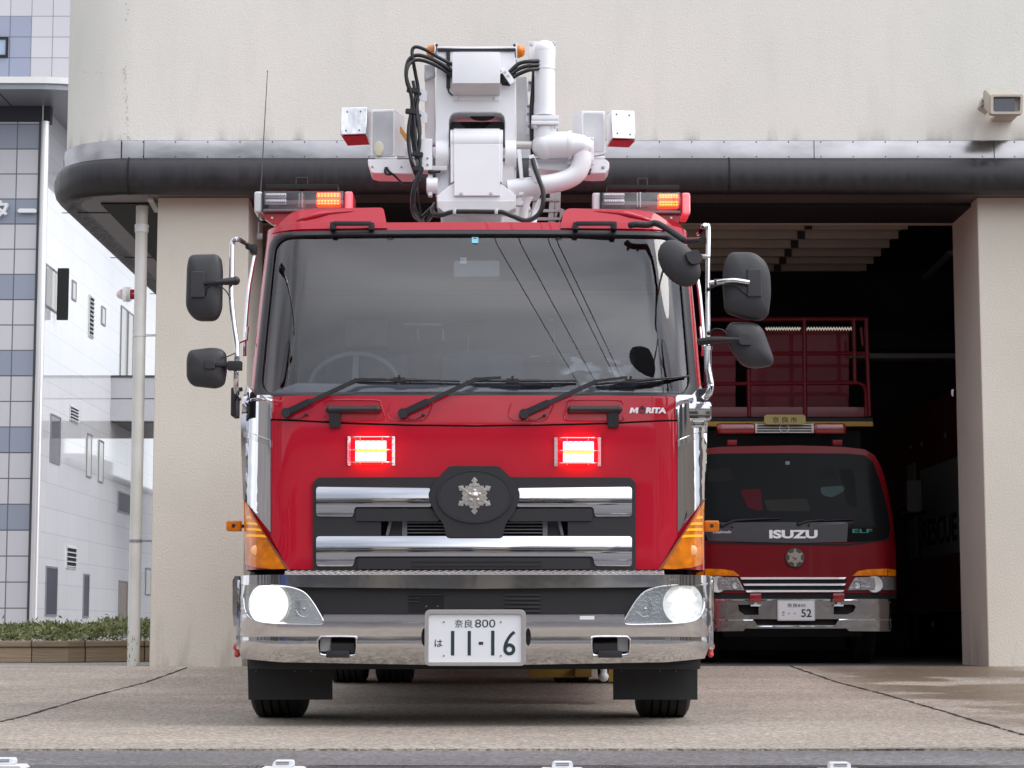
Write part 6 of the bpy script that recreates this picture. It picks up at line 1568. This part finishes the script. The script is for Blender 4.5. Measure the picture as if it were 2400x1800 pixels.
surf_text('model_lettering', 'ELF', 1998, 1249, 2044, 1240, mat('green_lettering', (.03, .22, .17), .4), sm, -.011, FS, bold=.02)
surf_text('series_lettering', 'Dualmode', 1671, 1250, 1714, 1243, M['letter'], sm, -.012, FS)
for (p, e, t) in (((1872, 1228), (1890, 1222), (1930, 1218)), ((1692, 1232), (1720, 1220), (1800, 1215))):
    b = B(); b.tube([onsurf(*q, FS, -.03) for q in (p, e, t)], [.014, .01, .006], n=8); b.tube([onsurf(e[0], e[1], FS, -.02), onsurf(e[0] + 110, e[1] - 5, FS, -.02)], .006, n=6); b.ball(onsurf(*p, FS, -.02), .02, n=12); b.ball(onsurf(p[0] + 24, p[1] + 3, FS, -.02), .012, n=10); b.build('wiper', M['blackp'], sm)
# emblem
e = onsurf(1863, 1307, FS, -.012); rm = .087
b = B(); b.lathe([(0, -.012), (rm, -.010), (rm, .02)], e, 'Y', 36); ebs = b.build('emblem_dish', mat('emblem_dull', (.05, .045, .04), .5), sm)
crystal(e.x, e.z, .083, e.y - .012, 'fire_service_emblem', ebs, mat('emblem_bronze', (.32, .28, .25), .4, metal=.7))
# grille and lamps
sp('grille_recess', [(1735, 1353), (1985, 1353), (1978, 1388), (1748, 1388)], M['darkgap'], -.004, .0, bevel=0)
for y, x0, x1 in ((1353, 1735, 1984), (1368, 1742, 1983), (1383, 1747, 1979)):
    sp('grille_bar', [(x0, y), (x1, y), (x1 - 4, y + 4.6), (x0 + 3, y + 5)], mat('grille_silver', (.8, .8, .82), .3, metal=.3), -.03, 0, bevel=.003)
for m in (0, 1):
    f = (lambda p: mS(p)) if m else (lambda p: p)
    lh = sp('headlight', f([(1986, 1384), (2004, 1353), (2099, 1352), (2100, 1384)]), mat('headlamp_glass', (.30, .30, .31), .12, coat=.6, metal=.5, bump=.5, bscale=40, bdist=.01), -.02, .0, bevel=.006)
    sp('indicator', f([(1998, 1350), (2012, 1338), (2040, 1334), (2080, 1333), (2080, 1349)]), M['amber'], -.022, 0, lh, bevel=.003); sp('indicator_end', f([(2082, 1333), (2100, 1336), (2100, 1350), (2082, 1350)]), M['amber'], -.02, 0, lh, bevel=.003)
    c = onsurf(2050 if not m else 1682, 1369, FS, -.024); b = B(); b.lathe([(.085, .002), (.08, -.003), (.074, .003), (.05, .004), (0, .005)], c, 'Y', 28); b.build('round_reflector', M['steel'], lh)
    c = onsurf(2008 if not m else 1724, 1372, FS, -.024); b = B(); b.lathe([(.04, .002), (.036, -.002), (.03, .003), (0, .004)], c, 'Y', 20); b.build('round_reflector', M['steel'], lh)
sp('skirt_panel', [(1632, 1386), (2100, 1386), (2100, 1391), (1632, 1391)], Ms2, -.012, 0)
sp('skirt_gap', [(1632, 1391), (2100, 1391), (2100, 1404), (1632, 1404)], M['darkgap'], -.006, 0, bevel=0)
def FSB(x, z): return FS(x, 0) - .10
ob = [(1634, 1404), (2098, 1404), (2100, 1410), (2100, 1474), (2094, 1480), (1990, 1479), (1984, 1473), (1747, 1473), (1742, 1479), (1634, 1480)]
h1 = [(1730, 1417), (1778, 1417), (1778, 1441), (1745, 1441), (1732, 1432)]; h2 = [(1954, 1417), (2000, 1417), (2006, 1422), (2000, 1434), (1985, 1440), (1954, 1440)]
h3 = [(1765, 1451), (1966, 1451), (1958, 1465), (1775, 1465)]; h4 = [(2084, 1414), (2092, 1414), (2093, 1440), (2084, 1440)]
mbs = mat('dull_bumper_chrome', (.38, .36, .36), .16, metal=1, bump=.3, bscale=4, bdist=.02)
bs = plate3('bumper', [ob, h1[::-1], h2[::-1], h3[::-1], h4[::-1]], mbs, 0, .05, sm, .006, Fn=FSB, dx=.06, dz=.06)
for y, x0, x1 in ((1405, 1640, 2010), (1452, 1640, 1766), (1451, 1966, 2098), (1466, 1774, 1960)):
    plate3('bumper_ridge', [(x0, y), (x1, y), (x1, y + 3.2), (x0, y + 3.2)], M['chrome'], -.008, 0, bs, .002, Fn=FSB, dx=.1)
plate3('bumper_backing', [(1640, 1410), (2096, 1410), (2096, 1470), (1640, 1470)], M['darkgap'], .06, .065, bs, 0, Fn=FSB, dx=.1)
ys = FSB(sx0, 1) - .03
a, c = Q(1822, 1455, ys), Q(1910, 1406, ys); b = B(); b.prism(rrect(a[0], a[1], c[0], c[1], .012), ys, ys + .02); pps = b.build('number_plate', mat('plate_rim_dull', (.45, .42, .42), .4, metal=.6), sm, bevel=.003)
a, c = Q(1824.5, 1452.5, ys), Q(1907.5, 1409, ys); b = B(); b.prism(rrect(a[0], a[1], c[0], c[1], .01), ys - .002, ys); b.build('plate_face', mat('plate_shaded_white', (.68, .67, .68), .5), pps)
def pt2(body, x0, y0, x1, y1, bold=0): a = Q(x0, y1, ys - .003); c = Q(x1, y0, ys - .003); text_part('plate_lettering', body, (a[0], a[1], c[0], c[1], ys - .003), M['ink'], pps, .001, bold=bold)
pt2('奈良830', 1845, 1414, 1888, 1423.5); pt2('52', 1878, 1427.5, 1902, 1446.5, .02); pt2('さ', 1832, 1432, 1839, 1443)
for x in (1849, 1863): pt2('・', x - 1.5, 1436, x + 1.5, 1439)
for px in (1771, 1966):
    b = B(); pbox(px - 13, 1391, px + 13, 1410, ys - .05, .05, .004, b); lp_ = b.build('red_strobe', M['redlens'], sm)
    b = B(); pbox(px - 11, 1417, px + 11, 1421, ys - .03, .04, .001, b); pbox(px - 4, 1411, px + 4, 1418, ys - .02, .03, .001, b); b.build('strobe_bracket', M['plate'], lp_)
# roof light bar, sign, rack
yl2 = YS + .55
for x0, x1, nm in ((1680, 1772, 'l'), (1906, 1984, 'r')):
    b = B(); p, q = W(x0, 1018, yl2), W(x1, 991, yl2); b.box(p, q + Vector((0, .3, 0)), .07, 4); b.build('beacon_lens', M['redlens'], sm)
b = B(); p, q = W(1772, 1016, yl2 + .02), W(1906, 993, yl2 + .02); b.box(p, q + Vector((0, .25, 0)), .01); sg_ = b.build('siren_housing', M['darkgrey'], sm)
b = B()
for y in (995, 1001, 1007, 1013): p, q = W(1776, y + 1.5, yl2), W(1903, y - 1, yl2); b.box(p, q + Vector((0, .02, 0)), .001)
for x in (1770, 1902): p, q = W(x, 1015, yl2 - .01), W(x + 5, 993, yl2 - .01); b.box(p, q + Vector((0, .03, 0)), .001)
b.build('siren_grille', mat('grille_bright', (.5, .49, .47), .4, metal=.3), sg_)
b = B(); c = W(1838, 1004, yl2 - .012); b.tube([c + Vector((.045 * cos(2 * pi * k / 20), 0, .04 * sin(2 * pi * k / 20))) for k in range(20)], .004, n=6, closed=True); b.build('siren_horn_ring', M['steel'], sg_)
for x in (1705, 1952): b = B(); pbox(x, 1031, x + 22, 1044, YS + .4, .1, .003, b); b.build('roof_foot', M['reddark'], sm)
b = B(); a, c = Q(1791, 995, yl2 - .05), Q(1888, 972, yl2 - .05); b.prism(rrect(a[0], a[1], c[0], c[1], .03), yl2 - .06, yl2 - .04); ns_ = b.build('name_board', mat('name_board_yellow', (.42, .33, .11), .5, var=.1), sm, bevel=.003)
for ch, x0 in (('奈', 1811), ('良', 1833), ('市', 1853)):
    a = Q(x0, 991, yl2 - .06); c = Q(x0 + 15, 977, yl2 - .06); text_part('board_lettering', ch, (a[0], a[1], c[0], c[1], yl2 - .0605), M['dark'], ns_, .002)
yr = YS + .9
b = B(); pbox(1640, 979, 2046, 988, yr - .1, .1, .003, b); b.build('rack_floor', M['dark'], sm)
b = B(); pbox(1640, 988, 2046, 999, yr - .12, .1, .003, b); b.build('yellow_strip', mat('yellow_strip_paint', (.42, .24, .03), .5), sm)
mrk = mat('rack_red', (.13, .003, .010), .5, coat=.15, spec=.2)
b = B(); pbox(1640, 954, 2030, 977, yr, .03, .003, b); b.build('rack_kickboard', mat('rack_board', (.17, .03, .042), .5, coat=.2), sm)
def rail(pts, r, Y=yr): 
    b = B(); b.tube([W(x, y, Y) for x, y in pts], r, n=10); b.build('rack_rail', mrk, sm)
for Y, dx, dy in ((yr, 0, 0),):
    rail([(1640, 749), (2034, 747)], .022); rail([(1640, 829), (2034, 828)], .02); rail([(1640, 900), (1750, 899)], .02); rail([(1750, 899), (2010, 897), (2024, 903), (2030, 920), (2030, 976)], .022)
    for x in (1885, ): rail([(x, 748), (x + 2, 976)], .022)
    for x in (1754,): rail([(x, 865), (x + 2, 976)], .02)
    rail([(2001, 748), (2004, 897)], .022); rail([(2030, 748), (2038, 976)], .022); rail([(2018, 768), (2022, 810)], .015)
pprism([(1650, 775), (1724, 775), (1724, 976), (1650, 976)], yr + .5, .02, mat('locker_red', (.22, .025, .038), .5, spec=.12, coat=.15, var=.3, vscale=2), 'locker', sm)
pprism([(1759, 775), (1990, 775), (1990, 976), (1759, 976)], yr + .5, .02, mat('locker_red2', (.24, .028, .04), .5, spec=.12, coat=.15, var=.3, vscale=2), 'locker', sm)
b = B(); pts = [W(1795 + 3.1 * k, 769 + (4 if k % 2 else -1), yr + .35) for k in range(27)]; b.tube(pts, .012, n=6); pts = [W(1888 + 3.3 * k, 769 + (4 if k % 2 else -1), yr + .35) for k in range(34)]; b.tube(pts, .012, n=6); b.build('window_light_strip', mat('window_light_glow', (.85, .8, .68), .5, emit=(1, .93, .8), estr=.3), sm)  # daylight from a back window, imitated by a glowing zigzag strip
for sx_ in (-1, 1): wheel(sx0 + sx_ * hs * .80, YS + 1.0, ZB + .36, .36, .2, par=sm)
b = B(); b.box((sx0 - hs * .7, YS + .3, ZB + .25), (sx0 + hs * .7, YS + 4.5, ZB + .6)); b.build('chassis', M['dark'], sm)
b = B(); b.box((sx0 - hs, YS + 1.9, ZB + .5), (sx0 + hs, YS + 5, W(1866, 1010, YS + 1.9).z)); b.build('rear_body', M['dark'], sm)

# ================================================================ THIRD TRUCK, SIDE ON
rt = empty('rescue_engine', (5.0, 25, ZB), 'dark rescue engine standing deep in the garage with RESCUE on its grey side', 'fire engine')
XR = 4.93
def rbox(px0, py0, px1, py1, d, name, mt, parent=rt):
    A = WX(px0, py0, XR); C = WX(px1, py1, XR); zA = WX(px0, py0, XR).z; zC = WX(px0, py1, XR).z
    b = B(); b.box((XR - d, min(A.y, C.y), min(zA, zC)), (XR + .02, max(A.y, C.y), max(zA, zC)), .004); return b.build(name, mt, parent)
b = B(); b.box((XR, 22.6, ZB + .5), (XR + 2.2, 29.5, 3.15), .05); b.build('body', mat('dark_red_body', (.20, .008, .016), .45, coat=.2), rt)
rbox(2158, 1104, 2262, 1310, .012, 'side_panel', mat('side_panel_grey', (.36, .36, .34), .5), rt)
rbox(2128, 1092, 2150, 1310, .012, 'cab_door', mat('cab_door_grey', (.34, .34, .33), .5), rt)
A = WX(2162, 1282, XR - .013); C = WX(2262, 1216, XR - .013); zt1 = WX(2162, 1220, XR - .013).z; zt0 = WX(2162, 1283, XR - .013).z
tp = text_part('side_lettering', 'RESCUE', (0, zt0, A.y - WX(2244, 1282, XR - .013).y, zt1, 0), M['dark'], rt, .002, bold=.03)
for v in tp.data.vertices:
    o_ = Vector((5.0, 25, ZB)); w_ = v.co + o_; v.co = Vector((XR - .0125 + w_.y * 1.0, A.y - w_.x, w_.z)) - o_
b = B(); c = WX(2148, 1160, XR - .35); b.box(c - Vector((.12, .04, .2)), c + Vector((.06, .04, .17)), .04, 3); mm_ = b.build('side_mirror', mat('mirror_dull', (.20, .20, .21), .4), rt)
b = B(); c2 = WX(2122, 1205, XR - .3); b.ball(c2, .12, (1, .5, .7)); b.tube([c2, c2 + Vector((.25, .1, .02)), c + Vector((0, 0, -.15))], .02, n=8); b.build('round_mirror', M['blackp'], mm_)
for px, py in ((2186, 1463), (2134, 1048), (2160, 1040), (2215, 1020)):
    b = B(); c = WX(px, py, XR - .02); b.ball(c, .035 if py > 1400 else .028, (.5, 1, 1.2), 12); b.build('side_lamp', mat('lamp_dull', (.4, .38, .36), .2, coat=1), rt)
wheel(XR + .25, 23.6, ZB + .45, .45, .28, par=rt); wheel(XR + .25, 27.3, ZB + .45, .45, .28, par=rt)

# ================================================================ ACROSS THE STREET (seen in the chrome and the glass)
ob_ = empty('street_building', (0, -22, 0), 'cream two storey building with dark window bands across the street', 'building')
b = B(); b.box((-34, -30, 0), (10, -22, 5.6)); b.box((12, -32, 0), (40, -24, 7.4)); b.build('wall', mat('cream_wall', (.55, .50, .41), .8, var=.1, vscale=.4), ob_)
b = B()
for i in range(9): x = -32 + i * 4.7; b.box((x, -21.97, 1.0), (x + 3.0, -21.9, 2.3)); b.box((x, -21.97, 3.5), (x + 3.0, -21.9, 4.7))
for i in range(6): x = 13.5 + i * 4.4; b.box((x, -23.97, 1.0), (x + 2.4, -23.9, 2.6)); b.box((x, -23.97, 4.2), (x + 2.4, -23.9, 5.8))
b.build('window', M['glassdark'], ob_)
b = B(); b.box((-34, -22, 2.8), (10, -20.2, 3.05)); b.box((-34.2, -30.2, 5.6), (10.2, -21.8, 5.85)); b.build('canopy', M['soffit'], ob_)
for (x0, y0, x1, y1, h, lb, col) in ((-46, -20, -26, 17, 9.0, 'unseen tall grey building added on the left for dark reflections in the chrome', (.30, .28, .27)), (24, -16, 44, 18, 4.8, 'unseen brown building added on the right for dark reflections in the chrome', (.42, .36, .30))):
    nb = empty('added_building', (x0, y0, 0), lb, 'building')  # unseen building, added to give the chrome corners something dark to reflect
    b = B(); b.box((x0, y0, 0), (x1, y1, h)); b.build('wall', mat('added_building_wall', col, .8, var=.2, vscale=.5), nb)
    b = B(); xs = x1 if x1 < 0 else x0
    for i in range(5):
        for z in (1.0, 4.2): b.box((xs - .05, y0 + 2 + i * 5, z), (xs + .05, y0 + 5 + i * 5, z + 1.7))
    b.build('window', M['glassdark'], nb)
cb = empty('container', (-9.5, -18, 0), 'blue ribbed steel container across the street', 'container')
b = B(); b.box((-10.6, -19.5, .1), (-8.6, -17.2, 1.9), .03); b.build('body', mat('container_blue', (.04, .12, .42), .5), cb)
b = B()
for i in range(12): b.box((-10.5 + i * .16, -17.2, .15), (-10.42 + i * .16, -17.15, 1.85))
b.build('rib', mat('container_blue_rib', (.05, .14, .46), .5), cb)
def car(x, y, label, col):
    r_ = empty('parked_car', (x, y, 0), label, 'car', 'cars parked across the street')
    b = B(); b.prism(rounded([(x - 2.2, .3), (x + 2.2, .3), (x + 2.2, .85), (x + 1.4, .98), (x + .8, 1.45), (x - 1.2, 1.5), (x - 2.0, 1.0), (x - 2.2, .9)], .12), y, y + 1.7); b.build('body', mat('car_paint', col, .2, coat=1), r_, bevel=.06, seg=3)
    b = B(); b.prism([(x - 1.7, .98), (x + 1.15, .98), (x + .75, 1.38), (x - 1.15, 1.42)], y - .01, y + 1.71); b.build('window', M['glassdark'], r_)
    for dx in (-1.35, 1.35):
        for dy in (.0, 1.5): 
            b = B(); b.tube([(x + dx, y + dy, .33), (x + dx, y + dy + .2, .33)], .33, n=24); b.build('wheel', M['tyre'], r_)
car(5.5, -15, 'white parked car across the street beside the grey pole', (.8, .8, .8)); car(12.5, -16, 'silver parked car across the street farthest right', (.45, .46, .48)); car(-14, -16, 'dark blue parked car across the street beyond the container', (.05, .06, .1))
pm = empty('utility_pole', (6.5, -13, 0), 'grey concrete utility pole across the street carrying the power wires', 'utility pole')
b = B(); b.tube([(6.5, -13, 0), (6.5, -13, 10.5)], [.17, .11], n=16); b.build('pole', mat('pole_concrete', (.38, .37, .36), .8), pm); b = B(); b.box((5.4, -13.05, 9.4), (7.6, -12.95, 9.5)); b.box((5.6, -13.05, 8.7), (7.4, -12.95, 8.8)); b.build('crossarm', M['grey'], pm)
for i, (dx, z) in enumerate(((-.95, 9.55), (-.55, 9.6), (-.05, 9.55), (.10, 9.5))):
    b = B(); A = Vector((6.9 + dx, -13, z)); C = Vector((-3.0 + dx * .7, 18.44, 8.25)); n = 30
    b.tube([A + (C - A) * (k / n) - Vector((0, 0, .5 * 4 * (k / n) * (1 - k / n))) for k in range(n + 1)], .0075, n=6)
    o = b.build('overhead_wire', M['hose']); tag(o, ('leftmost', 'second', 'third', 'rightmost')[i] + ' black power wire running from the utility pole to the fire station wall', 'wire', 'power wires across the street')
